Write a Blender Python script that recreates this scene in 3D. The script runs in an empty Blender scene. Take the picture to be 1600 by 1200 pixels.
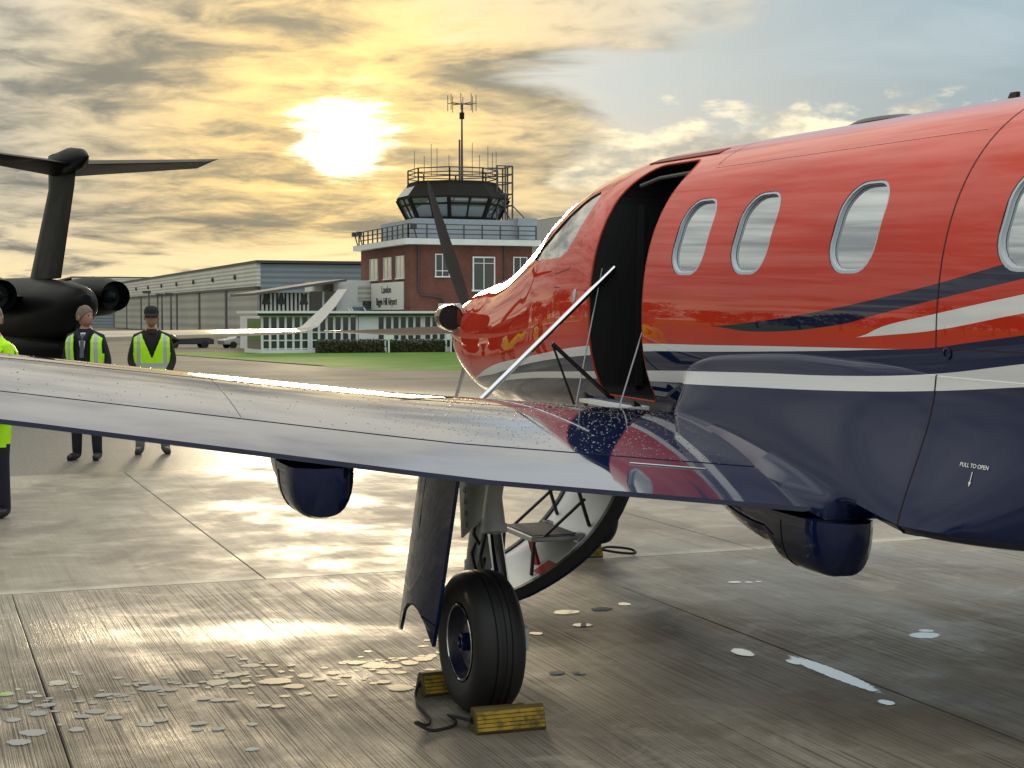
import bpy, bmesh, math, random
import numpy as np
from mathutils import Vector, Matrix
random.seed(4); rng=np.random.RandomState(4)
R=math.radians; PI=math.pi
sc=bpy.context.scene; COL=sc.collection
# ------------------------------------------------------------------ camera
CAM_H=1.70; F_PX=2450.; YAW=20.8; HZ=492.
cam=bpy.data.cameras.new('camera'); co=bpy.data.objects.new('camera',cam); COL.objects.link(co)
co.location=(0,0,CAM_H)
co.rotation_euler=(R(90)-math.atan((600-HZ)/F_PX),0,-R(YAW))
cam.sensor_fit='HORIZONTAL'; cam.sensor_width=36; cam.lens=36*F_PX/1600
cam.clip_start=.05; cam.clip_end=6000
sc.camera=co
# ------------------------------------------------------------------ node helpers
class NT:
    def __init__(s,nt): s.nt=nt; s.n=nt.nodes; s.l=nt.links
    def node(s,t,**k):
        n=s.n.new(t)
        for a,b in k.items(): setattr(n,a,b)
        return n
    def put(s,sock,v):
        if hasattr(v,'is_output'): s.l.new(v,sock)
        else:
            if isinstance(v,(tuple,list)) and len(v)==3 and sock.type=='RGBA': v=(*v,1)
            sock.default_value=v
    def m(s,op,a,b=0.,c=None,clamp=False):
        n=s.node('ShaderNodeMath',operation=op,use_clamp=clamp); s.put(n.inputs[0],a); s.put(n.inputs[1],b)
        if c is not None: s.put(n.inputs[2],c)
        return n.outputs[0]
    def v(s,op,a,b=(0,0,0)):
        n=s.node('ShaderNodeVectorMath',operation=op); s.put(n.inputs[0],a)
        if op=='SCALE': s.put(n.inputs[3],b)
        else: s.put(n.inputs[1],b)
        return n.outputs[1] if op in('DOT_PRODUCT','LENGTH','DISTANCE') else n.outputs[0]
    def mix(s,f,a,b,blend='MIX'):
        n=s.node('ShaderNodeMix',data_type='RGBA',blend_type=blend); n.clamp_factor=True
        s.put(n.inputs[0],f); s.put(n.inputs[6],a); s.put(n.inputs[7],b); return n.outputs[2]
    def ramp(s,x,lo,hi,a=0.,b=1.,smooth=True):
        n=s.node('ShaderNodeMapRange',interpolation_type='SMOOTHSTEP' if smooth else 'LINEAR')
        for i,q in enumerate((x,lo,hi,a,b)): s.put(n.inputs[i],q)
        return n.outputs[0]
    def noise(s,vec,scale,detail=4,rough=.55,dist=0.):
        n=s.node('ShaderNodeTexNoise'); s.put(n.inputs['Vector'],vec); s.put(n.inputs['Scale'],scale)
        n.inputs['Detail'].default_value=detail; n.inputs['Roughness'].default_value=rough; n.inputs['Distortion'].default_value=dist
        return n.outputs[0]
    def xyz(s,vec):
        n=s.node('ShaderNodeSeparateXYZ'); s.put(n.inputs[0],vec); return n.outputs
    def comb(s,x,y,z):
        n=s.node('ShaderNodeCombineXYZ')
        for i,q in enumerate((x,y,z)): s.put(n.inputs[i],q)
        return n.outputs[0]
    def coord(s,k='Object'): return s.node('ShaderNodeTexCoord').outputs[k]
    def bump(s,h,strength=.3,dist=.01):
        n=s.node('ShaderNodeBump'); n.inputs['Strength'].default_value=strength; n.inputs['Distance'].default_value=dist
        s.put(n.inputs['Height'],h); return n.outputs[0]
# ------------------------------------------------------------------ world, sun, exposure
SUN_AZ=14.7; SUN_EL=6.2
sund=Vector((math.sin(R(SUN_AZ))*math.cos(R(SUN_EL)),math.cos(R(SUN_AZ))*math.cos(R(SUN_EL)),math.sin(R(SUN_EL))))
w=bpy.data.worlds.new('World'); sc.world=w; w.use_nodes=True
t=NT(w.node_tree); t.n.clear()
gen=t.coord('Generated'); d=t.v('NORMALIZE',gen); dx,dy,dz=t.xyz(d)
sky=t.node('ShaderNodeTexSky',sky_type='NISHITA',sun_disc=False,sun_elevation=R(SUN_EL),sun_rotation=R(SUN_AZ),air_density=1.,dust_density=1.5,ozone_density=1.5)
hz=t.m('MAXIMUM',dz,0.)
inv=t.m('DIVIDE',1.,t.m('ADD',hz,.11))
P=t.comb(t.m('MULTIPLY',dx,inv),t.m('MULTIPLY',dy,inv),0.)
ang=t.m('ARCCOSINE',t.m('MINIMUM',t.v('DOT_PRODUCT',d,tuple(sund)),.99999))
n_big=t.noise(P,.65,5,.55,.3); n_mid=t.noise(t.v('ADD',P,(3.7,1.3,0)),1.35,9,.58,.5); n_fine=t.noise(t.v('ADD',P,(7.3,2.1,0)),5.,7,.62,.5)
warm=t.m('POWER',2.718,t.m('MULTIPLY',t.m('POWER',t.m('DIVIDE',ang,.14),2.),-1.))
warm2=t.m('POWER',2.718,t.m('MULTIPLY',t.m('DIVIDE',ang,.36),-1.))
# clear sky behind the cloud deck
nish=t.v('SCALE',sky.outputs[0],.05)
clear=t.mix(.72,nish,t.mix(t.ramp(dz,0.,.10),(.56,.55,.42),(.20,.31,.39)))
clear=t.mix(t.m('MULTIPLY',t.ramp(n_mid,.40,.72),.45),clear,(.40,.46,.48))
clear=t.mix(t.ramp(dz,.20,.55,0.,.85),clear,(.47,.48,.46))
# cloud deck: edge runs away from the viewer, right of the tower
ea=R(YAW+4.6); side=t.m('SUBTRACT',t.m('MULTIPLY',t.xyz(P)[0],math.cos(ea)),t.m('MULTIPLY',t.xyz(P)[1],math.sin(ea)))
edge=t.m('ADD',side,t.m('ADD',t.m('MULTIPLY',t.m('SUBTRACT',n_mid,.5),1.5),t.m('MULTIPLY',t.m('SUBTRACT',n_big,.5),1.0)))
deck=t.ramp(edge,.12,-.16)
dens=t.m('ADD',t.m('MULTIPLY',n_big,.5),t.m('MULTIPLY',n_mid,.5))
holes=t.ramp(dens,.33,.43)
deck=t.m('MULTIPLY',deck,t.m('ADD',t.m('MULTIPLY',holes,.75),.25))
shade=t.ramp(t.m('ADD',t.m('MULTIPLY',n_mid,.62),t.m('MULTIPLY',n_fine,.38)),.40,.62)
light_c=t.mix(warm,t.mix(warm2,(.42,.42,.39),(.53,.48,.35)),(.92,.60,.20))
dark_c=t.mix(warm,t.mix(warm2,(.18,.185,.18),(.15,.15,.13)),(.24,.215,.15))
cl=t.mix(shade,light_c,dark_c)
low=t.ramp(dz,.085,.02)                                # lit gaps low over the horizon
cl=t.mix(t.m('MULTIPLY',low,t.ramp(n_mid,.60,.44)),cl,t.mix(warm2,(.66,.60,.44),(1.05,.80,.40)))
skyc=t.mix(deck,clear,cl)
# cumulus bank low in the blue part
Pc=t.comb(t.m('MULTIPLY',dx,9.),t.m('MULTIPLY',dy,9.),t.m('MULTIPLY',dz,22.))
n_cu=t.noise(Pc,1.25,7,.58,.2)
cu=t.ramp(t.m('ADD',n_cu,t.m('MULTIPLY',t.m('SUBTRACT',.122,dz),6.)),.50,.60)
cu=t.m('MULTIPLY',cu,t.m('SUBTRACT',1.,deck))
cucol=t.mix(t.ramp(t.noise(Pc,2.6,6),.40,.62),t.mix(warm2,(.74,.70,.58),(1.0,.80,.46)),t.mix(warm2,(.36,.38,.38),(.42,.38,.27)))
skyc=t.mix(cu,skyc,cucol)
# the sun behind thin cloud
gl=t.m('ADD',ang,t.m('MULTIPLY',t.m('SUBTRACT',n_mid,.5),.085))
gx=t.m('ADD',ang,t.m('MULTIPLY',t.m('ABSOLUTE',t.m('SUBTRACT',dz,sund.z)),.55)); gl=t.m('ADD',gx,t.m('ADD',t.m('MULTIPLY',t.m('SUBTRACT',n_mid,.5),.16),t.m('MULTIPLY',t.m('SUBTRACT',n_fine,.5),.07)))
blob=t.m('POWER',t.ramp(gl,.052,.0),2.4)
halo=t.m('POWER',2.718,t.m('MULTIPLY',t.m('DIVIDE',t.m('MAXIMUM',gl,0.),.075),-1.))
skyc=t.v('ADD',skyc,t.v('SCALE',(1.0,.74,.34),t.m('MULTIPLY',halo,.28)))
skyc=t.v('ADD',skyc,t.v('SCALE',(1.,.90,.68),t.m('MULTIPLY',blob,9.)))
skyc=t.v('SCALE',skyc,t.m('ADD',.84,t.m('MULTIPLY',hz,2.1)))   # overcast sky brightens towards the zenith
skyc=t.mix(t.ramp(dz,-.004,-.02),skyc,(.16,.15,.12))
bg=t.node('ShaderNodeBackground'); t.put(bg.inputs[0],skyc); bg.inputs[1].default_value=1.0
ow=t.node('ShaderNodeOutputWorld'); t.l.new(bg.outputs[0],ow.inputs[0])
sl=bpy.data.lights.new('sun','SUN'); sl.energy=1.0; sl.angle=R(9.); sl.color=(1.,.80,.52)
so=bpy.data.objects.new('sun',sl); COL.objects.link(so); so.rotation_euler=sund.to_track_quat('Z','Y').to_euler()
vs=sc.view_settings; vs.view_transform='Standard'; vs.look='None'; vs.gamma=1; vs.use_curve_mapping=False; vs.exposure=0.36
sc.cycles.max_bounces=8; sc.cycles.glossy_bounces=5; sc.cycles.caustics_reflective=False
# ------------------------------------------------------------------ materials
MATS={}
def mat(name,col=(.5,.5,.5),rough=.5,metal=0.,coat=0.,spec=.5,var=0.,vscale=6.,bump=0.,bscale=40.,fn=None,coat_rough=.03):
    if name in MATS: return MATS[name]
    m=bpy.data.materials.new(name); m.use_nodes=True; k=NT(m.node_tree); k.n.clear()
    b=k.node('ShaderNodeBsdfPrincipled'); o=k.node('ShaderNodeOutputMaterial'); k.l.new(b.outputs[0],o.inputs[0])
    b.inputs['Base Color'].default_value=(*col,1); b.inputs['Roughness'].default_value=rough; b.inputs['Metallic'].default_value=metal
    b.inputs['Coat Weight'].default_value=coat; b.inputs['Coat Roughness'].default_value=coat_rough; b.inputs['Specular IOR Level'].default_value=spec
    co_=k.coord('Object')
    if var:
        nz=k.noise(co_,vscale,6,.6); f=k.ramp(nz,.3,.7,1-var,1+var,False)
        k.put(b.inputs['Base Color'],k.mix(1.,(*col,1),k.comb(f,f,f),'MULTIPLY'))
        k.put(b.inputs['Roughness'],k.ramp(nz,.3,.7,max(.02,rough-.08),min(1,rough+.08),False))
    if bump: k.put(b.inputs['Normal'],k.bump(k.noise(co_,bscale,5,.6),bump,.01))
    if fn: fn(k,b,co_)
    MATS[name]=m; return m
RED=(.66,.045,.020); NAVY=(.006,.014,.062); WHITE=(.88,.90,.90)
LIV={'s1hi':[(-7.5,1.9),(-1.78,1.62),(-1.04,1.5855),(-.57,1.573),(-.03,1.559),(.59,1.541),(1.26,1.523),(2.02,1.484),(3.08,1.383),(3.65,1.327),(4.22,1.263),(4.98,1.136),(5.5,1.02),(6.5,.8)],
 's1lo':[(-7.5,1.9),(-1.78,1.62),(-1.04,1.585),(-.57,1.56),(-.03,1.535),(.59,1.508),(1.27,1.482),(2.05,1.428),(3.11,1.336),(3.71,1.267),(4.3,1.194),(5.0,1.125),(5.5,1.02),(6.5,.8)],
 'ntop':[(-7.5,2.25),(-3.2,1.86),(-1.78,1.663),(-1.5,1.628),(-1.24,1.597),(-1.04,1.585),(-.57,1.57),(-.03,1.55),(.59,1.52),(1.27,1.50),(2.05,1.45),(3.11,1.36),(3.71,1.29),(4.3,1.23),(5.0,1.13),(5.5,1.02),(6.5,.8)],
 's2hi':[(-7.5,2.1),(-3.2,1.74),(-1.78,1.562),(-1.23,1.496),(-.73,1.463),(.06,1.434),(1.32,1.377),(2.11,1.331),(3.77,1.22),(4.54,1.10),(5.5,.85),(6.5,.8)],
 's2lo':[(-7.5,1.9),(-3.2,1.62),(-1.77,1.48),(-1.22,1.431),(-.72,1.401),(.09,1.367),(1.35,1.319),(2.15,1.287),(4.1,1.156),(4.54,1.098),(5.5,.85),(6.5,.8)],
 'nhi':[(-7.5,2.55),(-3.2,2.2),(-1.75,1.932),(-1.6,1.904),(-1.25,1.839),(-.84,1.776),(-.56,1.737),(-.07,1.681),(.51,1.6355),(1.,1.62),(6.5,1.2)],
 'nlo':[(-7.5,2.5),(-3.2,2.1),(-1.76,1.86),(-1.26,1.78),(-.92,1.723),(-.57,1.665),(.13,1.621),(.51,1.635),(1.,1.62),(6.5,1.2)],
 'whi':[(-7.5,2.4),(-3.2,2.02),(-1.77,1.806),(-1.25,1.724),(-.95,1.675),(-.75,1.622),(0.,1.55),(6.5,1.)],
 'wlo':[(-7.5,2.3),(-3.2,1.93),(-1.77,1.739),(-1.25,1.663),(-.92,1.635),(-.75,1.622),(0.,1.55),(6.5,1.)]}
def livery(k,b,co_):
    x,y,z=k.xyz(co_)
    yn=k.ramp(y,-7.5,6.5,0.,1.,False)
    def curve(key):
        n=k.node('ShaderNodeFloatCurve'); c=n.mapping.curves[0]; pts=sorted(LIV[key])
        P_=[((p[0]+7.5)/14.,(p[1]-.7)/2.) for p in pts]
        c.points[0].location=P_[0]; c.points[1].location=P_[-1]
        for p in P_[1:-1]: c.points.new(*p)
        for p in c.points: p.handle_type='AUTO'
        n.mapping.update(); k.put(n.inputs[1],yn); return k.m('ADD',k.m('MULTIPLY',n.outputs[0],2.),.7)
    def below(key): return k.m('LESS_THAN',z,curve(key))
    def band(hi,lo): return k.m('MULTIPLY',below(hi),k.m('SUBTRACT',1.,below(lo)))
    nz=k.noise(co_,2.2,3); fr=k.ramp(nz,.3,.7,.93,1.07,False)
    red=k.mix(1.,(*RED,1),k.comb(fr,fr,fr),'MULTIPLY')
    c=k.mix(below('ntop'),red,(*NAVY,1))
    c=k.mix(band('nhi','nlo'),c,(.016,.022,.062,1))
    for h,l in(('s1hi','s1lo'),('s2hi','s2lo'),('whi','wlo')): c=k.mix(band(h,l),c,(*WHITE,1))
    k.put(b.inputs['Base Color'],c)
    # slight oil-canning of the skin between frames
    wv=k.noise(k.v('MULTIPLY',co_,(1.,1.6,5.)),1.6,2,.5)
    k.put(b.inputs['Normal'],k.bump(wv,.035,.012))
M_LIV=mat('livery_paint',rough=.45,coat=1.,spec=.0,fn=livery,coat_rough=.012)
def wetnavy(k,b,co_):
    k.put(b.inputs['Roughness'],k.ramp(k.noise(co_,3.,5),.35,.7,.03,.11))
    k.put(b.inputs['Normal'],k.bump(k.noise(k.v('MULTIPLY',co_,(1.,2.5,1.)),1.5,2),.06,.012))
M_WING=mat('wing_paint',NAVY,.07,coat=1.,spec=.8,fn=wetnavy,coat_rough=.03)
M_NAVY=mat('navy_paint',NAVY,.4,coat=1.,spec=.0)
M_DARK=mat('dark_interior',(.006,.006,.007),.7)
M_SEAM=mat('seam_sealant',(.03,.012,.012),.6)
M_GLASS=mat('cabin_pane',(.52,.57,.60),.03,metal=.75,coat=1.)
M_CLEAR=mat('windscreen_pane',(.42,.44,.42),.04,metal=.6,coat=1.)
M_RIMW=mat('window_trim',(.55,.62,.68),.25,coat=.4)
M_WHITE=mat('white_enamel',(.88,.90,.88),.35,var=.05)
M_GREYP=mat('gear_grey_paint',(.66,.68,.66),.4,var=.12,vscale=9.)
M_CHROME=mat('chrome',(.80,.81,.84),.12,metal=1.)
M_STEEL=mat('brushed_steel',(.45,.46,.47),.3,metal=1.,var=.1)
M_BLACK=mat('black_metal',(.012,.012,.013),.4)
M_RUBBER=mat('tyre_rubber',(.013,.013,.014),.55,var=.35,vscale=5.,bump=.08)
M_REDP=mat('red_enamel',(.40,.02,.015),.4)
M_REDTRIM=mat('door_seal_red',(.45,.04,.02),.5)
M_GRIP=mat('step_grip',(.10,.10,.10),.85,bump=.4,bscale=200.)
M_SILVER=mat('prop_blade_grey',(.06,.06,.062),.45,var=.1)
M_PLIGHT=mat('prop_blade_sky_lit',(.60,.58,.52),.25,coat=.3)  # pale copy of the blade material, reflected sky put into its colour
def chockf(k,b,co_):
    nz=k.noise(co_,14.,6,.7); k.put(b.inputs['Base Color'],k.mix(k.ramp(nz,.42,.68),(.50,.33,.035,1),(.12,.09,.03,1)))
M_CHOCK=mat('worn_yellow_rubber',rough=.6,fn=chockf)
M_ROPE=mat('black_rope',(.012,.012,.014),.8)
def concrete(k,b,co_):
    g=k.node('ShaderNodeNewGeometry').outputs['Position']
    x,y,z=k.xyz(g)
    big=k.noise(g,.33,5,.6,.6); mid=k.noise(k.v('MULTIPLY',g,(1.,.6,1.)),1.1,6,.62,.3); fin=k.noise(g,55.,4,.7)
    gro=k.noise(k.comb(k.m('MULTIPLY',x,120.),k.m('MULTIPLY',y,.5),0.),1.,4,.72)
    gro2=k.noise(k.comb(k.m('MULTIPLY',x,9.),k.m('MULTIPLY',y,.16),3.),1.,3,.6)
    far=k.ramp(y,9.90,9.98)
    gs=k.ramp(far,0.,1.,1.,.22,False)
    wet=k.ramp(k.m('ADD',k.m('MULTIPLY',big,.55),k.m('MULTIPLY',mid,.45)),.44,.60)
    col=k.mix(k.ramp(mid,.3,.7),(.195,.170,.132,1),(.34,.305,.245,1))
    gline=k.m('MULTIPLY',k.ramp(gro,.52,.40),gs)
    col=k.mix(k.m('MULTIPLY',gline,.82),col,(.050,.043,.034,1))
    col=k.mix(k.m('MULTIPLY',k.ramp(gro2,.44,.32),.30),col,(.06,.052,.042,1))
    col=k.mix(k.m('MULTIPLY',k.ramp(fin,.5,.75),.35),col,(.27,.25,.21,1))
    col=k.mix(k.m('MULTIPLY',wet,.45),col,(.095,.085,.068,1))
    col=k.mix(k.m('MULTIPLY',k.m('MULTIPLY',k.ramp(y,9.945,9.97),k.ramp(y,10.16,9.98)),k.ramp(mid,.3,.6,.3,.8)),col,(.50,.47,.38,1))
    blot=k.noise(g,2.3,7,.68,.8); blot2=k.noise(k.v('ADD',g,(5.,9.,0.)),.8,7,.65,.5)
    col=k.mix(k.m('MULTIPLY',k.ramp(blot,.50,.66),.45),col,(.40,.365,.30,1))
    col=k.mix(k.m('MULTIPLY',k.ramp(blot2,.52,.40),.5),col,(.075,.066,.052,1))
    k.put(b.inputs['Base Color'],col)
    k.put(b.inputs['Roughness'],k.m('ADD',k.m('ADD',k.ramp(wet,0.,1.,.64,.33,False),k.m('MULTIPLY',k.m('SUBTRACT',blot,.5),-.35)),k.m('MULTIPLY',gline,.15)))
    b.inputs['Specular IOR Level'].default_value=.6
    h=k.m('ADD',k.m('MULTIPLY',gro,gs),k.m('MULTIPLY',fin,.22))
    k.put(b.inputs['Normal'],k.bump(h,.6,.006))
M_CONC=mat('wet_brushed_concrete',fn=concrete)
def asphalt(k,b,co_):
    g=k.node('ShaderNodeNewGeometry').outputs['Position']; x,y,z=k.xyz(g)
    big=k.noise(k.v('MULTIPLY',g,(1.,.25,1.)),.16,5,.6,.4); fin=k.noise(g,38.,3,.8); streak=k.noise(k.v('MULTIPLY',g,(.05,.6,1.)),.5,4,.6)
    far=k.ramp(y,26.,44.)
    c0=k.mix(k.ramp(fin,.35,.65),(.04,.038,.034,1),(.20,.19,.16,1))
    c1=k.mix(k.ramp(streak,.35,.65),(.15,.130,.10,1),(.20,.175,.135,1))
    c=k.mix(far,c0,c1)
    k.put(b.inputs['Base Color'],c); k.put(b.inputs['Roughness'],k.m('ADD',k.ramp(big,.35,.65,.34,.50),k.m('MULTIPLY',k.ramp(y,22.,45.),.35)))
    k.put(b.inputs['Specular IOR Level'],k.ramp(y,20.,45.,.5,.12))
    k.put(b.inputs['Normal'],k.bump(fin,.6,.012))
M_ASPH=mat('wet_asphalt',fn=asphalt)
def waterf(k,b,co_):
    at=k.node('ShaderNodeAttribute',attribute_name='wet').outputs['Fac']; g=k.node('ShaderNodeNewGeometry').outputs['Position']
    x,y,z=k.xyz(g); gr=k.noise(k.comb(k.m('MULTIPLY',x,120.),k.m('MULTIPLY',y,.5),0.),1.,3,.7)
    a=k.m('ADD',at,k.m('ADD',k.m('MULTIPLY',k.m('SUBTRACT',k.noise(g,45.,4,.6),.5),.9),k.m('MULTIPLY',k.m('SUBTRACT',gr,.5),1.1)))
    k.put(b.inputs['Alpha'],k.ramp(a,.25,.60,0.,.96))
M_WATER=mat('puddle_water',(.88,.88,.86),.07,metal=.35,spec=1.,coat=1.,fn=waterf)
def grassf(k,b,co_):
    g=k.node('ShaderNodeNewGeometry').outputs['Position']
    k.put(b.inputs['Base Color'],k.mix(k.ramp(k.noise(g,.5,6,.7),.35,.65),(.065,.14,.012,1),(.12,.22,.022,1)))
M_GRASS=mat('grass',rough=.8,fn=grassf,spec=.2)
def brickf(k,b,co_):
    x,y,z=k.xyz(co_); n=k.node('ShaderNodeTexBrick'); k.put(n.inputs['Vector'],k.comb(k.m('ADD',x,y),z,0.))
    n.inputs['Scale'].default_value=1.; n.inputs['Brick Width'].default_value=.23; n.inputs['Row Height'].default_value=.075; n.inputs['Mortar Size'].default_value=.008
    n.inputs['Color1'].default_value=(.19,.055,.038,1); n.inputs['Color2'].default_value=(.13,.04,.028,1); n.inputs['Mortar'].default_value=(.14,.09,.07,1)
    nz=k.ramp(k.noise(co_,.8,5),.3,.7,.75,1.2,False)
    k.put(b.inputs['Base Color'],k.mix(1.,n.outputs[0],k.comb(nz,nz,nz),'MULTIPLY'))
M_BRICK=mat('red_brick',rough=.85,fn=brickf)
def corr(c1,c2,sc_):
    def f(k,b,co_):
        x,y,z=k.xyz(co_); wv=k.m('SINE',k.m('MULTIPLY',z,sc_)); nz=k.noise(co_,.12,4)
        k.put(b.inputs['Base Color'],k.mix(k.ramp(nz,.3,.7),c1,c2)); k.put(b.inputs['Normal'],k.bump(wv,.5,.05))
    return f
M_CLAD=mat('pale_cladding',rough=.45,fn=corr((.56,.56,.52,1),(.64,.64,.59,1),12.))
M_CLADD=mat('slate_cladding',rough=.5,fn=corr((.19,.23,.26,1),(.23,.27,.30,1),9.))
M_DOORG=mat('hangar_door_grey',rough=.5,fn=corr((.34,.34,.31,1),(.40,.40,.36,1),5.))
M_TRIM=mat('dark_trim',(.05,.055,.06),.5)
M_ROOFG=mat('roof_felt',(.12,.12,.12),.8,var=.2,vscale=1.)
M_OFFW=mat('weathered_white_paint',(.80,.82,.82),.5,var=.08,vscale=1.2)
M_SIGN=mat('sign_board',(.80,.80,.76),.4)
M_INK=mat('sign_ink',(.03,.03,.03),.6)
M_PANE=mat('dark_window_pane',(.05,.055,.055),.06,spec=.7)
M_PANEL=mat('lit_window_pane',(.55,.55,.48),.10,metal=.5)
M_GLASSB=mat('blue_roof_glass',(.16,.24,.27),.08,metal=.5)
M_CABW=mat('cab_glass',(.30,.33,.33),.05,metal=.6)
M_CABD=mat('cab_dark_panel',(.020,.018,.016),.85,spec=.2)
M_CABB=mat('cab_blue_white_panel',(.40,.45,.51),.5,var=.08)
M_GALV=mat('galvanised_rail',(.09,.09,.09),.5)
M_HEDGE=mat('hedge_leaf',(.035,.045,.015),.7,var=.4,vscale=8.)
M_LEAF=mat('tree_leaf',(.04,.05,.02),.7,var=.4,vscale=3.)
M_BARK=mat('bark',(.06,.045,.03),.9,var=.2)
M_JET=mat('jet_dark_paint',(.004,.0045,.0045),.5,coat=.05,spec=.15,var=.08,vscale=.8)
M_JETW=mat('jet_wing_metal',(.55,.54,.50),.22,metal=.4,coat=.4)
M_HIVIS=mat('hi_vis_fabric',(.48,.92,.02),.65,spec=.2,var=.06,vscale=14.,bump=.3,bscale=18.)
M_TAPE=mat('reflective_tape',(.42,.45,.45),.35,var=.1,vscale=20.)
M_CNAVY=mat('navy_cloth',(.008,.010,.022),.85,var=.2,bump=.3,bscale=14.)
M_CBLK=mat('black_cloth',(.008,.008,.009),.85,var=.2,bump=.3,bscale=14.)
M_MAROON=mat('maroon_shirt',(.025,.008,.010),.85)
M_KHAKI=mat('taupe_cloth',(.20,.19,.17),.9,var=.15,bump=.3,bscale=14.)
M_SKIN=mat('skin',(.36,.19,.13),.55)
M_HAIR=mat('grey_hair',(.15,.11,.085),.7,var=.4,vscale=60.)
M_SHIRT=mat('white_shirt',(.62,.65,.68),.7)
M_TIE=mat('grey_tie',(.10,.10,.12),.6)
M_SHOE=mat('black_shoe',(.010,.010,.010),.35)
M_TRAINER=mat('dark_trainer',(.035,.033,.030),.7)
M_SHADE=mat('sunglasses',(.005,.005,.006),.08)
# ------------------------------------------------------------------ mesh helpers
class MB:
    def __init__(s): s.v=[]; s.f=[]; s.mi=[]
    def add(s,vs,fs,mi=0):
        o=len(s.v); s.v+= [tuple(p) for p in vs]; s.f+=[tuple(i+o for i in f) for f in fs]; s.mi+=[mi]*len(fs); return s
    def box(s,x0,x1,y0,y1,z0,z1,mi=0):
        vs=[(x,y,z) for z in(z0,z1) for y in(y0,y1) for x in(x0,x1)]
        return s.add(vs,[(0,2,3,1),(4,5,7,6),(0,1,5,4),(2,6,7,3),(0,4,6,2),(1,3,7,5)],mi)
    def loft(s,rings,cap=True,mi=0,closed=True):
        n=len(rings[0]); vs=[p for r in rings for p in r]; fs=[]
        m=n if closed else n-1
        for i in range(len(rings)-1):
            for j in range(m):
                k=(j+1)%n; fs.append((i*n+j,i*n+k,(i+1)*n+k,(i+1)*n+j))
        if cap: fs.append(tuple(range(n-1,-1,-1))); fs.append(tuple(range((len(rings)-1)*n,len(rings)*n)))
        return s.add(vs,fs,mi)
    def cord(s,path,r,n=8,sub=6):
        P_=[Vector(p) for p in path]; out=[]
        for i in range(len(P_)-1):
            a,b,c,d=P_[max(0,i-1)],P_[i],P_[i+1],P_[min(len(P_)-1,i+2)]
            for k in range(sub):
                q=k/sub; out.append(.5*((2*b)+(c-a)*q+(2*a-5*b+4*c-d)*q*q+(3*b-a-3*c+d)*q**3))
        return s.tube(out+[P_[-1]],r,n)
    def tube(s,path,r,n=8,mi=0):
        path=[Vector(p) for p in path]; rs=r if isinstance(r,(list,tuple)) else [r]*len(path); rings=[]; up=None
        for i,p in enumerate(path):
            a=path[max(0,i-1)]; b=path[min(len(path)-1,i+1)]; tt=(b-a).normalized()
            if up is None: up=tt.orthogonal().normalized()
            up=(up-tt*up.dot(tt)).normalized(); sd=tt.cross(up)
            rings.append([p+(up*math.cos(2*PI*j/n)+sd*math.sin(2*PI*j/n))*rs[i] for j in range(n)])
        return s.loft(rings,True,mi)
    def bar(s,a,b,w,h,mi=0):
        a=Vector(a); b=Vector(b); tt=(b-a).normalized(); sd=tt.cross(Vector((0,0,1)))
        sd=sd.normalized() if sd.length>1e-4 else Vector((1,0,0)); up=sd.cross(tt)
        return s.loft([[p+sd*w/2*i+up*h/2*j for i,j in((-1,-1),(1,-1),(1,1),(-1,1))] for p in(a,b)],True,mi)
    def lathe(s,prof,axis='x',c=(0,0,0),n=32,mi=0,cap=False):
        rings=[]
        for u,r in prof:
            ring=[]
            for j in range(n):
                q=2*PI*j/n; a,b=r*math.cos(q),r*math.sin(q)
                ring.append({'x':(c[0]+u,c[1]+a,c[2]+b),'y':(c[0]+b,c[1]+u,c[2]+a),'z':(c[0]+a,c[1]+b,c[2]+u)}[axis])
            rings.append(ring)
        return s.loft(rings,cap,mi)
    def mesh(s,name,mats,smooth=False):
        me=bpy.data.meshes.new(name); me.from_pydata(s.v,[],s.f); me.update()
        for m in (mats if isinstance(mats,(list,tuple)) else [mats]): me.materials.append(m)
        if any(s.mi): me.polygons.foreach_set('material_index',s.mi)
        bm=bmesh.new(); bm.from_mesh(me); bmesh.ops.recalc_face_normals(bm,faces=bm.faces); bm.to_mesh(me); bm.free()
        if smooth:
            me.polygons.foreach_set('use_smooth',[True]*len(me.polygons))
            me.set_sharp_from_angle(angle=R(smooth if smooth is not True else 40))
        return me
    def build(s,name,mats,parent=None,smooth=False,**kw): return link(name,s.mesh(name,mats,smooth),parent,**kw)
def link(name,me,parent=None,label=None,cat=None,group=None,kind=None,loc=None,rot=None):
    o=bpy.data.objects.new(name,me); COL.objects.link(o)
    if parent: o.parent=parent
    if loc: o.location=loc
    if rot: o.rotation_euler=rot
    if label: o['label']=label
    if cat: o['category']=cat
    if group: o['group']=group
    if kind: o['kind']=kind
    return o
def thing(name,label,cat,loc=(0,0,0),rot=(0,0,0),group=None): return link(name,None,None,label,cat,group,None,loc,rot)
def bevel(o,wd=.01,seg=2):
    m=o.modifiers.new('bevel','BEVEL'); m.width=wd; m.segments=seg; m.limit_method='ANGLE'; return o
def text(body,size,name,mat_,parent,mtx,extr=.001,sx=1.):
    cu=bpy.data.curves.new(name,'FONT'); cu.body=body; cu.size=size; cu.align_x='CENTER'; cu.align_y='CENTER'; cu.extrude=extr; cu.offset=size*.012
    o=bpy.data.objects.new(name,cu); COL.objects.link(o)
    me=bpy.data.meshes.new_from_object(o.evaluated_get(bpy.context.evaluated_depsgraph_get())); bpy.data.objects.remove(o)
    me.materials.clear(); me.materials.append(mat_); me.transform(Matrix.Scale(sx,4,(1,0,0))); me.transform(mtx)
    return link(name,me,parent)
def interp(tab,y,c):
    if c==1 and len(tab) in(7,9): return pchip(tab)(y)[0]
    ys=[r[0] for r in tab]; return float(np.interp(y,ys,[r[c] for r in tab]))
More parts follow.
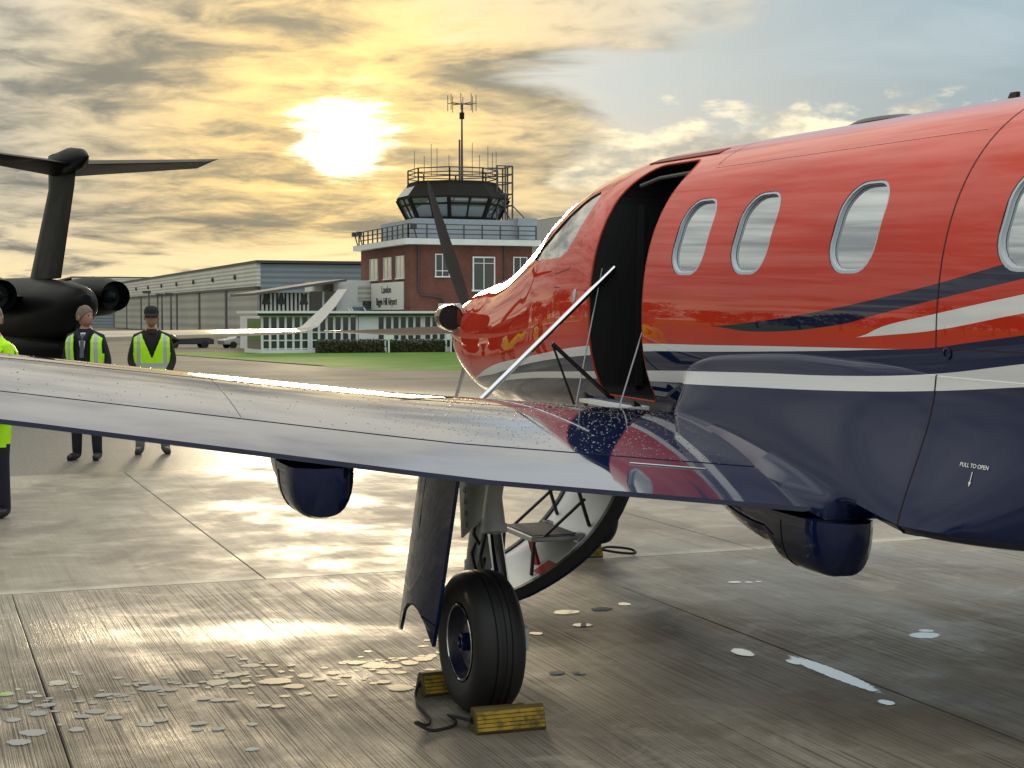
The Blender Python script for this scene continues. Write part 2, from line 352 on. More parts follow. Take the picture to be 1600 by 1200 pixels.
def pchip(tab):
    T=np.array(tab,float); x=T[:,0]; h=np.diff(x); out=[]
    for c in range(1,T.shape[1]):
        y=T[:,c]; dl=np.diff(y)/h; m=np.zeros(len(x)); m[0],m[-1]=dl[0],dl[-1]
        for i in range(1,len(x)-1):
            m[i]=0 if dl[i-1]*dl[i]<=0 else (h[i-1]+h[i])*3/((2*h[i]+h[i-1])/dl[i-1]+(h[i]+2*h[i-1])/dl[i])
        out.append((y,m))
    def f(q):
        q=min(max(q,x[0]),x[-1]); i=min(len(x)-2,max(0,int(np.searchsorted(x,q)-1))); t_=(q-x[i])/h[i]
        return [y[i]*(1+2*t_)*(1-t_)**2+m[i]*h[i]*t_*(1-t_)**2+y[i+1]*t_*t_*(3-2*t_)+m[i+1]*h[i]*t_*t_*(t_-1) for y,m in out]
    return f
# ------------------------------------------------------------------ ground
def gz(y): return 0. if y<30 else -.0125*(min(y,125)-30)
YS=[-60,0,9.94,17.3,22,30]+list(range(40,130,10))+[160,250,400,900,3000]
def sheet(name,x0,x1,ys,dz,m,**k):
    b=MB(); xs=np.linspace(x0,x1,9)
    vs=[(x,y,gz(y)+dz) for y in ys for x in xs]; n=len(xs)
    b.add(vs,[(i*n+j,i*n+j+1,(i+1)*n+j+1,(i+1)*n+j) for i in range(len(ys)-1) for j in range(n-1)])
    return b.build(name,m,**k)
YS=[-60,0,9.94,17.29,17.31,22,30]+YS[6:]
_g=gz
gz=lambda y:_g(y)+(.026 if y>17.3 else 0.)
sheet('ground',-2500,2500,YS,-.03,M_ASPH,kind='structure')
gz=_g
apron=link('concrete_apron',None,kind='structure')
def slab_mesh(wx,wy):
    b=MB(); e=.005; g=.003
    r=lambda i,z:[(i,i,z),(wx-i,i,z),(wx-i,wy-i,z),(i,wy-i,z)]
    b.loft([r(g,-.2),r(g,-e),r(g+e,0.)]); return b.mesh('slab',M_CONC)
XN=[.52+3.58*k for k in range(-5,8)]; XF=[2.08+3.6*k for k in range(-5,8)]
YN=[-4.9,2.52,9.94]; YF=[9.94,17.3]
for xs,ys in((XN,YN),(XF,YF)):
    for j in range(len(ys)-1):
        me=slab_mesh(xs[1]-xs[0],ys[j+1]-ys[j])
        for x in xs[:-1]: link('slab',me,apron,loc=(x,ys[j],0))
bpy.data.objects['ground'].location.z=-.0
# grass strip in front of the terminal
gb=MB(); gy=[]; rows=[]
for i in range(44):
    X=15.2+60.*(i/43.)**1.3
    yf=np.interp(X,[15.2,15.6,16.5,20,30,50,75],[60,55,52.6,51.6,51,50,49])+.3*math.sin(X*.9)
    rows.append([(X+(3. if i==0 else 0)*math.sin(j/8.*PI),yf+(118-yf)*j/8.,gz(yf+(118-yf)*j/8.)+(.03 if 0<j and i>0 else -.01)) for j in range(9)])
gb.loft(rows,cap=False,closed=False); gb.build('grass',M_GRASS,smooth=True,kind='structure')
sheet('grass_field',-700,9.,[128,160,250,400,900],.02,M_GRASS,kind='structure')
# water lying on the slabs: drips along the wing trailing edge and small puddles
wb=MB(); wet_v=[]
def puddle(x,y,rx,ry,n=20,z=.0022):
    z+=random.uniform(-.0008,.0012)
    ph=random.random()*6
    rr=[1+.08*math.sin(2*q+ph)+.05*math.sin(3*q+2*ph)+random.uniform(-.02,.02) for q in np.linspace(0,2*PI,n,endpoint=False)]
    o=len(wb.v); pt=lambda j,k:(x+rx*rr[j]*k*math.cos(2*PI*j/n),y+ry*rr[j]*k*math.sin(2*PI*j/n),z)
    wb.v+=[pt(j,.72) for j in range(n)]+[pt(j,1.2) for j in range(n)]; wet_v.extend([1.]*n+[0.]*n)
    wb.f+=[tuple(range(o,o+n))]+[(o+j,o+(j+1)%n,o+n+(j+1)%n,o+n+j) for j in range(n)]; wb.mi+=[0]*(n+1)
def gpx(px,py):
    u=(px-800)/F_PX; v=(600-py)/F_PX; p=math.atan((600-HZ)/F_PX); a=R(YAW)
    fx,fy,fz=math.sin(a)*math.cos(p),math.cos(a)*math.cos(p),-math.sin(p); ux,uy,uz=math.sin(a)*math.sin(p),math.cos(a)*math.sin(p),math.cos(p)
    r=(fx+u*math.cos(a)+v*ux,fy-u*math.sin(a)+v*uy,fz+v*uz); k=-CAM_H/r[2]; return r[0]*k,r[1]*k
drips=[(392,1040,16),(365,1055,16),(340,1066,20),(370,1073,13),(430,1065,26),(460,1073,18),(478,1056,14),(500,1062,12),(520,1052,12),(425,1040,11),(558,1036,16),(585,1040,22),(610,1041,18),(640,1036,16),(660,1030,18),(672,1026,10),(625,1075,24),(600,1066,13),(475,1085,10),(435,1104,12),(412,1103,11),(394,1132,10),(394,1171,11),(310,1131,14),(308,1141,10),(342,1139,12),(228,1132,14),(252,1126,13),(254,1103,9),(190,1087,13),(162,1087,15),(235,1076,18),(265,1078,14),(300,1072,12),(320,1092,13),(150,1112,16),(130,1120,12),(178,1122,14),(92,1067,16),(75,1102,14),(40,1097,11),(15,1105,14),(10,1085,14),(52,1145,22),(60,1115,16),(20,1125,14),(480,1084,9),(445,1088,9),(340,1094,14),(362,1094,10),(30,1160,20),(120,1140,14),(870,1052,14),(905,1052,12),(885,957,22),(940,952,18),(910,977,16),(838,990,12),(975,944,12),(1148,910,11),(1170,910,7),(1185,909,6),(1445,993,26),(1447,986,12)]
for px,py,r in drips:
    x,y=gpx(px,py); k=math.hypot(x,y)/F_PX*r*.92; puddle(x,y,k,k*random.uniform(.85,1.1))
for k in range(110):
    px=random.uniform(-10,690); py=1098-px*.095+random.gauss(0,16); x,y=gpx(px,py); puddle(x,y,random.uniform(.010,.03),random.uniform(.012,.03),9,.0018)
for px,py,rx,ry in((1300,1052,.055,.40),(1240,1035,.03,.06),(1160,1020,.05,.09),(1385,1098,.03,.05)):
    x,y=gpx(px,py); puddle(x,y,rx,ry,18)
wo=wb.build('rain_puddles',M_WATER,label='scattered round drip marks and small puddles of rainwater on the concrete',cat='puddle',kind='stuff')
wo.data.attributes.new('wet','FLOAT','POINT').data.foreach_set('value',wet_v)
# ------------------------------------------------------------------ the turboprop
AC=thing('turboprop_aircraft','red and navy single-engine turboprop with white stripes and its airstair door lowered','aircraft',(4.51,6.31,0),(R(1.1),0,0))
ST=[(-7.4,.08,2.2,1.95),(-5,.36,2.45,1.5),(-3.5,.68,2.6,1.12),(-2.2,.87,2.63,.91),(-1.3,.895,2.635,.87),(2.0,.895,2.635,.87),(2.5,.87,2.60,.87),(3.06,.82,2.50,.87),(3.42,.775,2.36,.87),(3.93,.71,2.17,.88),(4.29,.66,2.06,.89),(4.81,.58,1.95,.90),(5.2,.53,1.89,.93),(5.6,.47,1.83,1.02),(5.95,.39,1.75,1.15),(6.15,.31,1.68,1.25),(6.22,.24,1.62,1.30)]
_st=pchip(ST); NE=2.4
def sec(y):
    a,tp,bt=_st(y); zc=bt+(tp-bt)*.442; return a,tp-zc,zc-bt,zc
def sx(y,z):
    a,bt,bb,zc=sec(y); q=(z-zc)/bt if z>zc else (zc-z)/bb
    return -a*max(0.,1-min(1.,abs(q))**NE)**(1/NE)
def ring(y,n=112,off=0.):
    a,bt,bb,zc=sec(y); out=[]
    for j in range(n):
        q=2*PI*j/n; c,s=math.cos(q),math.sin(q)
        out.append(((a+off)*math.copysign(abs(c)**(2/NE),c),y,zc+((bt if s>0 else bb)+off)*math.copysign(abs(s)**(2/NE),s)))
    return out
def snormal(p):
    y=p[1]; a,bt,bb,zc=sec(y)
    def F(x,y,z):
        a,bt,bb,zc=sec(y); b_=bt if z>zc else bb; return abs(x/a)**NE+abs((z-zc)/b_)**NE
    e=.002; x,y,z=p
    g=Vector((F(x+e,y,z)-F(x-e,y,z),F(x,y+e,z)-F(x,y-e,z),F(x,y,z+e)-F(x,y,z-e)))
    return g.normalized() if g.length>0 else Vector((0,1,0))
ys=list(np.arange(-7.4,-2.,.15))+list(np.arange(-2.,6.0,.08))+[6.0,6.06,6.12,6.17,6.22]
fb=MB(); fb.loft([ring(y) for y in ys]); fme=fb.mesh('fuselage',[M_LIV,M_DARK])
fus=link('fuselage',fme,AC)
def rrect(y0,y1,z0,z1,r,n=6):
    pts=[]
    for cy,cz,a0,rr in((y1-r[0],z1-r[0],0,r[0]),(y0+r[1],z1-r[1],90,r[1]),(y0+r[2],z0+r[2],180,r[2]),(y1-r[3],z0+r[3],270,r[3])):
        for i in range(n+1):
            q=R(a0+90*i/n); pts.append((cy+rr*math.cos(q),cz+rr*math.sin(q)))
    return pts
def patch(outline,off,levels=(1.,.75,.5,.25)):
    cy=sum(p[0] for p in outline)/len(outline); cz=sum(p[1] for p in outline)/len(outline); rings=[]
    for L in levels: rings.append([(sx(cy+(p[0]-cy)*L,cz+(p[1]-cz)*L)+off,cy+(p[0]-cy)*L,cz+(p[1]-cz)*L) for p in outline])
    return rings
WIN=[(.83,.36),(.21,.35),(-.655,.35),(-1.80,.42)]
outl=[rrect(c-w_/2,c+w_/2,1.885,2.275,(.13,.13,.13,.13)) for c,w_ in WIN]
DOOR=rrect(1.29,2.0,1.205,2.515,(.22,.10,.06,.06),8)
COCK=[(3.30,2.0),(3.16,1.985),(2.62,2.0),(2.50,2.03),(2.42,2.12),(2.36,2.25),(2.36,2.36),(2.46,2.40),(2.60,2.37),(2.78,2.28),(3.02,2.14)]
SCREEN=[(3.44,2.01),(3.36,2.0),(3.08,2.15),(2.84,2.30),(2.66,2.40),(2.70,2.44),(2.86,2.42),(3.05,2.34),(3.24,2.21)]
cb=MB()
for o_ in outl+[COCK]:
    rs=patch(o_,.028); cb.loft([[(-1.4,p[1],p[2]) for p in rs[0]]]+rs)
cb.loft([[(-1.4,p[0],p[1]) for p in DOOR],[(.32,p[0],p[1]) for p in DOOR]])
cut=link('cutter',cb.mesh('cutter',[M_DARK]),AC)
md=fus.modifiers.new('cut','BOOLEAN'); md.object=cut; md.operation='DIFFERENCE'; md.solver='EXACT'
dg=bpy.context.evaluated_depsgraph_get(); dg.update()
nm=bpy.data.meshes.new_from_object(fus.evaluated_get(dg)); fus.modifiers.clear(); fus.data=nm; bpy.data.objects.remove(cut)
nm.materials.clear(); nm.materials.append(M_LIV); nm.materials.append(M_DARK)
nl=[None]*len(nm.loops); sm=[]; mi=[]
for p in nm.polygons:
    c=p.center; a,bt,bb,zc=sec(c[1]); b_=bt if c[2]>zc else bb
    val=abs(c[0]/a)**NE+abs((c[2]-zc)/b_)**NE; n_=snormal(c)
    ext=n_.dot(p.normal)>.6 and val>.93 or c[1]>6.2
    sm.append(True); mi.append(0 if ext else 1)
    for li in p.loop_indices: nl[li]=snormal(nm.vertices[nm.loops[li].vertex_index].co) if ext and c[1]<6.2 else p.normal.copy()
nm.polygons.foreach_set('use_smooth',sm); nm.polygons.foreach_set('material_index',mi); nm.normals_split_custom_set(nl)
for o_ in outl:
    b=MB(); rs=patch(o_,.022,(.99,.75,.5,.25,.08)); b.loft(rs,cap=False); b.add(rs[-1],[tuple(range(len(rs[-1])))]); wn=b.build('window',M_GLASS,fus,smooth=True)
    b=MB(); r0=patch(o_,.004,(1.0,.935)); r1=patch(o_,.019,(.93,.80)); b.loft([r0[0],r0[1],r1[0],patch(o_,.020,(.90,))[0]],cap=False); b.build('frame',M_RIMW,wn,smooth=30)
b=MB(); rs=patch(COCK,.010,(.985,.7,.4,.2)); b.loft(rs,cap=False); b.add(rs[-1],[tuple(range(len(rs[-1])))]); b.build('cockpit_window',M_CLEAR,fus,smooth=True)
b=MB(); rs=patch(SCREEN,-.004,(1.,.7,.4)); b.loft(rs,cap=False); b.add(rs[-1],[tuple(range(len(rs[-1])))]); b.build('windscreen',M_CLEAR,fus,smooth=True)
for o in [q for q in fus.children if q.name.split('.')[0] in('window','cockpit_window','windscreen')]:
    o.data.normals_split_custom_set_from_vertices([snormal(v_.co+Vector((-.02,0,0))) for v_ in o.data.vertices])
# seams, each a thin raised sealant line on the skin
def strip(pts,wd,name='panel_seam',m=M_SEAM,off=-.0012):
    b=MB(); L=[]; Rr=[]
    P_=[Vector((sx(y,z),y,z)) for y,z in pts]
    for i,p in enumerate(P_):
        tt=(P_[min(i+1,len(P_)-1)]-P_[max(i-1,0)]).normalized(); n_=snormal(p); sd=tt.cross(n_).normalized()
        L.append(p+n_*(-off)+sd*wd/2); Rr.append(p+n_*(-off)-sd*wd/2)
    b.loft([[a_,c_] for a_,c_ in zip(L,Rr)],cap=False,closed=False); return b.build(name,m,fus,smooth=True)
def line(a_,c_,n=24): return [(a_[0]+(c_[0]-a_[0])*i/n,a_[1]+(c_[1]-a_[1])*i/n) for i in range(n+1)]
strip(line((-1.29,1.60),(-1.29,2.56),40),.007)
strip(line((-1.29,1.60),(-4.2,1.60),20),.006)
strip(line((1.02,2.46),(1.06,2.60),12),.005)
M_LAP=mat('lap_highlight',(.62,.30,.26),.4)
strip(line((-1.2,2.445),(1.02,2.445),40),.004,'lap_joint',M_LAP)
strip([(2.30,2.52),(2.30,2.46),(2.26,2.42),(2.24,2.30),(2.27,2.1),(2.38,1.93),(2.62,1.90),(2.62,1.82),(2.05,1.80)],.005)
strip(line((5.05,1.12),(5.05,1.86),20),.005)
b=MB()
for y0,y1,z0,z1 in((1.25,2.12,2.546,2.575),):
    b.loft([[(sx(y,z0)-.012,y,z0),(sx(y,z0)+.02,y,z0-.004),(sx(y,z1)+.02,y,z1),(sx(y,z1)-.006,y,z1)] for y in np.linspace(y0,y1,8)])
b.build('door_gutter',mat('gutter_dark_red',(.16,.015,.012),.5),fus)
b=MB(); b.loft([[(sx(y,2.50)-.03,y,2.49),(sx(y,2.50)+.02,y,2.485),(sx(y,2.53)+.02,y,2.525),(sx(y,2.53)-.03,y,2.53)] for y in np.linspace(-3.2,-1.36,8)])
b.build('cargo_door_gutter',MATS['gutter_dark_red'],fus)
b=MB(); rs=[]
for k,L in((0.,1.),(.014,.96),(.020,.6)):
    rs.append([(sx(2.23+.022*math.cos(q)*L,1.77+.042*math.sin(q)*L)-k*.3,2.23+.022*math.cos(q)*L,1.77+.042*math.sin(q)*L) for q in np.linspace(0,2*PI,16,endpoint=False)])
b.loft(rs); b.build('static_port',M_RIMW,fus,smooth=True)
for (y,z,r_) in((-1.36,1.582,.026),):
    b=MB(); b.loft([[(sx(y,z)-h_,y+r_*k*math.cos(q),z+r_*k*math.sin(q)) for q in np.linspace(0,2*PI,18,endpoint=False)] for h_,k in((-.004,1.),(.005,1.),(.006,.6),(.001,.55))]); b.build('latch',M_NAVY,fus,smooth=30)
# placard on the lower aft fuselage
def surf_mtx(y,z,off=.002):
    p=Vector((sx(y,z),y,z)); n_=snormal(p); xa=Vector((0,-1,0)); xa=(xa-n_*xa.dot(n_)).normalized(); ya=n_.cross(xa)
    m=Matrix((xa,ya,n_)).transposed().to_4x4(); m.translation=p+n_*off; return m
# roof aerials
b=MB(); b.loft([[(s*.03*k,y0,2.63+h) for s in(-1,1) for y0 in((y-.07*k,y+.05*k) if s<0 else (y+.05*k,y-.07*k))] for h,k,y in((-.02,.6,-.55),(.055,.35,-.58))]); b.build('aerial',M_BLACK,fus)
b=MB(); b.loft([[(.10*k*math.cos(q),.42+.30*k*math.sin(q),2.62+h) for q in np.linspace(0,2*PI,20,endpoint=False)] for h,k in((0,1.),(.03,.95),(.05,.7),(.056,.3))]); b.build('satcom_fairing',M_BLACK,fus,smooth=True)
# ---- wing root fairing
def sstep(a_,b_,x): q=min(1,max(0,(x-a_)/(b_-a_))); return q*q*(3-2*q)
FT=[(-1.29,1.498),(-.86,1.528),(-.37,1.536),(.2,1.514),(.45,1.497),(.65,1.46),(.78,1.40),(.9,1.31),(.98,1.22)]
FB=[(-1.29,.93),(-1.16,.95),(-.867,.997),(-.2,1.105),(.217,1.163),(.68,1.20),(.98,1.205)]
US=[.01,.02,.035,.05,.075,.10]+list(np.linspace(.14,1.,22))
def fair_row(y):
    ya=max(y,-1.29); aft=sstep(-1.29,-3.4,y)
    zt=interp(FT,ya,1)+.0; zb=min(interp(FB,ya,1),zt-.012)+.10*aft; k=1-sstep(.70,.98,y)
    bu=.036*sstep(-1.29,-.75,y)+.002; row=[(sx(y,zt)+.012,y,zt+.004)]
    xb=-(.985+.065*sstep(.4,-1.2,y)); xt=sx(y,zt)
    for u in US:
        z=zt+(zb-zt)*u; x_=xt-bu*math.sqrt(1-(1-min(1,u/.10))**2); x_=x_+(xb-(xt-bu))*sstep(0,1.25,u)*1.12
        kk=k*(1-aft); row.append((sx(y,z)*(1-kk)+min(x_,sx(y,z)-.002)*kk-.001,y,z))
    k*=.25+.75*sstep(-.85,-.25,y); xe=row[-1][0]; ta=sstep(-.78,-1.05,y)     # aft of the trailing edge the fairing tucks under the belly
    zl=sec(y)[3]-sec(y)[2]
    row+=[(xe-.05*k*(1-ta)+.03*ta,y,zb-.03),(xe-.11*k*(1-ta)+.10*ta,y,zb-.055+.01*ta),(xe-.12*k*(1-ta)+.20*ta,y,zb-.12+.065*ta),(-.60*(1-aft)-.1*aft,y,min(.872,zl+.004)*(1-aft)+(zl+.02)*aft)]
    return row
rows=[fair_row(y) for y in list(np.linspace(-3.4,-1.33,40))+list(np.linspace(-1.29,.6,64))+[.66,.72,.78,.83,.88,.92,.95,.98]]
b=MB(); b.loft(rows,cap=False,closed=False); b.build('wing_root_fairing',mat('fairing_livery_paint',rough=.45,coat=1.,spec=0.,fn=livery,coat_rough=.11),AC,smooth=50)
b=MB(); pr=[Vector(q) for q in fair_row(-1.29)[:len(US)+3]]; b.tube([q+Vector((-.0005,0,0)) for q in pr],.0035,6); b.build('fairing_seam',M_SEAM,AC)
# placard on the fairing side
def fx_at(y,z):
    r_=fair_row(y)[:len(US)+1]; return float(np.interp(-z,[-p[2] for p in r_],[p[0] for p in r_]))
def fair_mtx(y,z,off=.003):
    p=Vector((fx_at(y,z),y,z)); e=.02; dzv=Vector((fx_at(y,z+e)-fx_at(y,z-e),0,2*e)).normalized(); dyv=Vector((fx_at(y-e,z)-fx_at(y+e,z),-2*e,0)).normalized()
    n_=dyv.cross(dzv).normalized(); m=Matrix((dyv,n_.cross(dyv),n_)).transposed().to_4x4(); m.translation=p+n_*off; return m
text('PULL TO OPEN',.022,'placard_text',M_WHITE,AC,fair_mtx(-1.615,1.185),.0004)
b=MB(); mt=fair_mtx(-1.615,1.14); sh=[(-.002,.026),(.002,.026),(.002,-.012),(.007,-.012),(0,-.03),(-.007,-.012),(-.002,-.012)]
b.add([mt@Vector((x,y,0)) for x,y in sh],[tuple(range(7))]); b.build('placard_arrow',M_WHITE,AC)
# ---- wings
TEx=[(.5,-.83,.86),(.72,-.78,.882),(2.47,-.58,1.071),(4.23,-.275,1.325),(7.9,.22,1.79)]
def wingsec(x):
    ax=abs(x); te=(np.interp(ax,[r[0] for r in TEx],[r[1] for r in TEx]),np.interp(ax,[r[0] for r in TEx],[r[2] for r in TEx]))
    le_y=np.interp(ax,[.5,7.9],[1.50,1.32]); c=le_y-te[0]; th=np.interp(ax,[.5,7.9],[.165,.12]); inc=.035
    return te,c,th,inc
def foil(u,th):
    yt=5*th*(.2969*math.sqrt(u)-.126*u-.3516*u*u+.2843*u**3-.1015*u**4); cam=.024*(2*.4*u-u*u)/.16 if u<.4 else .024*((1-.8)+.8*u-u*u)/.36
    return cam+yt,cam-yt*.85
def wpt(x,u,up,dz=0.):
    te,c,th,inc=wingsec(x); a,b_=foil(u,th); z=te[1]+(1-u)*c*inc+c*(a if up else b_)+dz
    return (x,te[0]+c*(1-u),z)
def wingloft(b,s,x0,x1,u0,u1,n=24,m=26,te_th=.0):
    us=[u0+(u1-u0)*(.5-.5*math.cos(PI*i/m)) if u0==0 else u0+(u1-u0)*i/m for i in range(m+1)]
    rings=[]
    for x in np.linspace(x0,x1,n):
        up=[wpt(-x,u,True) for u in us[::-1]]; lo=[wpt(-x,u,False,-te_th) for u in (us[1:] if u0==0 else us)]
        rings.append([(p[0]*-s,p[1],p[2]) for p in up+lo])
    b.loft(rings)
for s in(-1,1):
    b=MB(); wingloft(b,s,.5,7.9,0,.80); wing=b.build('wing',M_WING,AC,smooth=35)
    b=MB(); wingloft(b,s,1.05,5.2,.808,1.,16,8,.014); b.build('flap',M_WING,wing,smooth=35)
    b=MB(); wingloft(b,s,5.23,7.7,.808,1.,10,8,.006); b.build('aileron',M_WING,wing,smooth=35)
    b=MB(); rings=[]
    for i in range(10):
        q=i/9.; x=7.9+.35*math.sin(q*1.3); dz=.62*q**1.6; cc=1-.55*q
        te,c,th,inc=wingsec(-7.9)
        rings.append([(s*(x+.02*o),te[0]-.25*q+c*cc*(1-u),te[1]+dz+o*.04*cc) for u,o in((0,0),(.2,.9),(.5,.8),(.95,.05),(.95,-.05),(.5,-.7),(.2,-.8))])
    b.loft(rings); b.build('winglet',M_WING,wing,smooth=40)
    for fx in(.99,3.05):
        te,c,th,inc=wingsec(fx); y1=te[0]-(.20 if fx<2 else -.005); y0=.32 if fx<2 else .45; rings=[]
        for i in range(17):
            q=i/16.; y=y0+(y1-y0)*q
            zt=wpt(-fx,max(.02,min(1.,(1.50-y)/c)),False)[2]+.02 if q<.9 else te[1]-.035
            zt=min(zt,te[1]-.035) if q>.6 else zt
            dep=(.235 if fx<2 else .205)*math.sin(min(1.,q*1.25)*PI/2)**.8*(1 if q<.9 else math.sqrt(max(0.02,1-((q-.9)/.1)**2*.92)))
            wd=.130*min(1,math.sin(min(1,q*1.35)*PI/2))**.7*(1 if q<.88 else math.sqrt(max(.03,1-((q-.88)/.12)**2*.9)))
            rings.append([(s*fx+wd*math.copysign(abs(math.cos(v_))**.8,math.cos(v_)),y,zt-dep*abs(math.sin(v_))**.75 if math.sin(v_)>0 else zt+.004) for v_ in np.linspace(-.15,PI+.15,18)])
        b=MB(); b.loft(rings); b.build('flap_fairing',M_NAVY,wing,smooth=50)
        b=MB(); k=11; b.tube([Vector(p)+Vector((0,0,-.001)) for p in rings[k][1:-1]],.003,5); b.build('fairing_joint',M_BLACK,wing)
    if s<0:   # raindrops standing on the waxed upper skin, panel lines
        db=MB()
        for i in range(3600):
            x=-(1.05+6.*rng.rand()**1.3); u=rng.rand()*.78+.0
            if rng.rand()<.55: x=-(1.05+1.6*rng.rand()); u=.1+rng.rand()*.7
            p=wpt(x,u,True); r_=.0022+.0035*rng.rand()**2; p2=wpt(x,u+.004,True); sl_=(p[2]-p2[2])/max(1e-5,p[1]-p2[1])
            n=6; db.add([(p[0]+r_*math.cos(2*PI*j/n),p[1]+r_*1.2*math.sin(2*PI*j/n),p[2]+sl_*r_*1.2*math.sin(2*PI*j/n)-.0003) for j in range(n)]+[(p[0],p[1],p[2]+r_*.55)],[(j,(j+1)%n,n) for j in range(n)])
        db.build('raindrops',mat('raindrop',(.05,.05,.06),.05,spec=1.),wing,smooth=True,kind='stuff')
        for xa,ua,xb_,ub in((-1.9,.25,-1.9,.79),(-3.3,.3,-3.3,.79),(-4.4,.35,-4.4,.79),(-1.1,.42,-7.,.42),(-1.45,.80,-1.45,.99),(-4.3,.8,-4.3,.99)):
            b=MB(); q=[Vector(wpt(xa+(xb_-xa)*i/20,ua+(ub-ua)*i/20,True))+Vector((0,0,-.0006)) for i in range(21)]
            b.tube(q,.0020,5); b.build('panel_seam',M_BLACK,wing)
        b=MB(); b.tube([Vector(wpt(-1.38-.34*i/8,.845+.0*i,True))+Vector((0,0,.002)) for i in range(9)],.004,6); b.build('flap_rub_strip',M_STEEL,wing)
# tail, behind the viewer's right shoulder
b=MB()
b.loft([[(.07*k*o,y0+(y1-y0)*u,z) for u,o in((0,0),(.3,1),(1,.1),(1,-.1),(.3,-1))] for z,y0,y1,k in((2.2,-4.6,-7.3,1.),(4.25,-6.5,-7.75,.7))]); b.build('tail_fin',M_LIV,AC,smooth=40)
for s in(-1,1):
    b=MB(); b.loft([[(s*x,y0-(y0-y1)*u,4.22+.06*o*k) for u,o in((0,0),(.3,1),(1,.1),(1,-.1),(.3,-1))] for x,y0,y1,k in((0.,-6.5,-7.75,1),(2.55,-6.95,-7.7,.6))]); b.build('tailplane',M_LIV,AC,smooth=40)
# ---- propeller, spinner, exhausts
HUB=Vector((0,6.50,1.46)); prop=link('propeller',None,AC,loc=tuple(HUB))
b=MB(); b.lathe([(-.26,.24),(-.2,.245),(-.05,.235),(.12,.19),(.27,.11),(.36,.03),(.37,.001)],'y',n=28); b.build('spinner',M_CHROME,prop,smooth=True)
for k in range(5):
    th=R(111+72*k); rd=Vector((math.cos(th),0,math.sin(th))); tg=Vector((-math.sin(th),0,math.cos(th))); ay=Vector((0,1,0)); rings=[]
    for i in range(15):
        q=i/14.; r_=.20+1.13*q; ch=np.interp(q,[0,.12,.35,.65,.88,.97,1],[.10,.12,.15,.13,.095,.06,.02]); tw=R(np.interp(q,[0,.3,1],[48,60,80])); thk=np.interp(q,[0,.15,1],[.07,.03,.008])
        ca=tg*math.cos(tw)+ay*math.sin(tw); na=rd.cross(ca); cen=rd*r_+tg*(-.05*q*q)
        rings.append([cen+ca*ch*o+na*thk*h for o,h in((-.5,0),(-.3,.35),(0,.5),(.3,.3),(.5,0),(.3,-.3),(0,-.5),(-.3,-.35))])
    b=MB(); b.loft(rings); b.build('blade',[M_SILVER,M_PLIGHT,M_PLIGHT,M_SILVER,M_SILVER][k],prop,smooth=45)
for s in(-1,1):
    path=[(s*.28,5.98,1.55),(s*.40,5.90,1.56),(s*.49,5.80,1.57),(s*.535,5.66,1.575),(s*.545,5.52,1.575)]
    b=MB(); b.tube(path,[.12,.115,.10,.098,.098],24); ex=b.build('exhaust_stack',mat('exhaust_steel',(.22,.12,.09),.18,metal=.9),AC,smooth=40)
    b=MB(); b.lathe([(.0,.1005),(-.010,.098),(-.012,.092),(-.004,.088),(-.003,.001)],'y',(s*.545,5.52,1.575),24); b.build('exhaust_mouth',M_DARK,ex,smooth=True)
b=MB(); b.loft([[(.24*k*math.cos(q),y,1.30+.12*k*math.sin(q)) for q in np.linspace(0,2*PI,24,endpoint=False)] for y,k in((5.7,.7),(6.02,1.05),(6.18,1.15),(6.20,1.1),(6.12,.9))],cap=False); b.build('chin_intake',M_LIV,AC,smooth=40)
# ---- nose gear
ng=link('nose_gear',None,AC,loc=(0,3.85,0))
def wheel(par,R_,W,c=(0,0,0)):
    prof=[(-W*.30,R_*.50),(-W*.42,R_*.56),(-W*.5,R_*.74),(-W*.47,R_*.88),(-W*.36,R_*.965),(-W*.20,R_*.995),(-W*.165,R_*.998),(-W*.155,R_*.975),(-W*.135,R_*.975),(-W*.125,R_),(-.012,R_),(-.008,R_*.977),(.008,R_*.977),(.012,R_),(W*.125,R_),(W*.135,R_*.975),(W*.155,R_*.975),(W*.165,R_*.998),(W*.20,R_*.995),(W*.36,R_*.965),(W*.47,R_*.88),(W*.5,R_*.74),(W*.42,R_*.56),(W*.30,R_*.50)]
    b=MB(); b.lathe(prof,'x',c,56); b.build('tyre',M_RUBBER,par,smooth=35)
    b=MB(); b.lathe([(-W*.30,R_*.505),(-W*.43,R_*.53),(-W*.43,R_*.50),(-W*.33,R_*.47),(-W*.22,R_*.40),(-W*.20,R_*.30),(-W*.26,R_*.26),(-W*.26,.001)],'x',c,40); b.lathe([(W*.30,R_*.505),(W*.40,R_*.5),(W*.30,R_*.3),(W*.30,.001)],'x',c,40)
    b.build('rim',mat('rim_dark_blue',(.016,.016,.045),.35,coat=.4),par,smooth=35)
    b=MB(); b.lathe([(-W*.425,R_*.515),(-W*.445,R_*.525),(-W*.435,R_*.54)],'x',c,40); b.build('rim_edge',M_CHROME,par,smooth=True)
    b=MB(); b.lathe([(-W*.26,R_*.13),(-W*.40,R_*.12),(-W*.42,R_*.09),(-W*.36,R_*.08),(-W*.30,.001)],'x',c,20); b.build('hub_cap',M_NAVY,par,smooth=35)
wheel(ng,.22,.16,(0,0,.22))
b=MB(); b.tube([(0,.05,.95),(0,0,.5)],.045,12); b.tube([(-.11,0,.22),(-.11,0,.5),(.11,0,.5),(.11,0,.22)],.025,8); b.build('fork',M_GREYP,ng,smooth=40)
b=MB(); b.loft([[(x,-.32,.50),(x,.30,.42),(x,.34,.93),(x,-.34,.93)] for x in(-.30,-.285)]); b.build('gear_door',M_NAVY,ng)
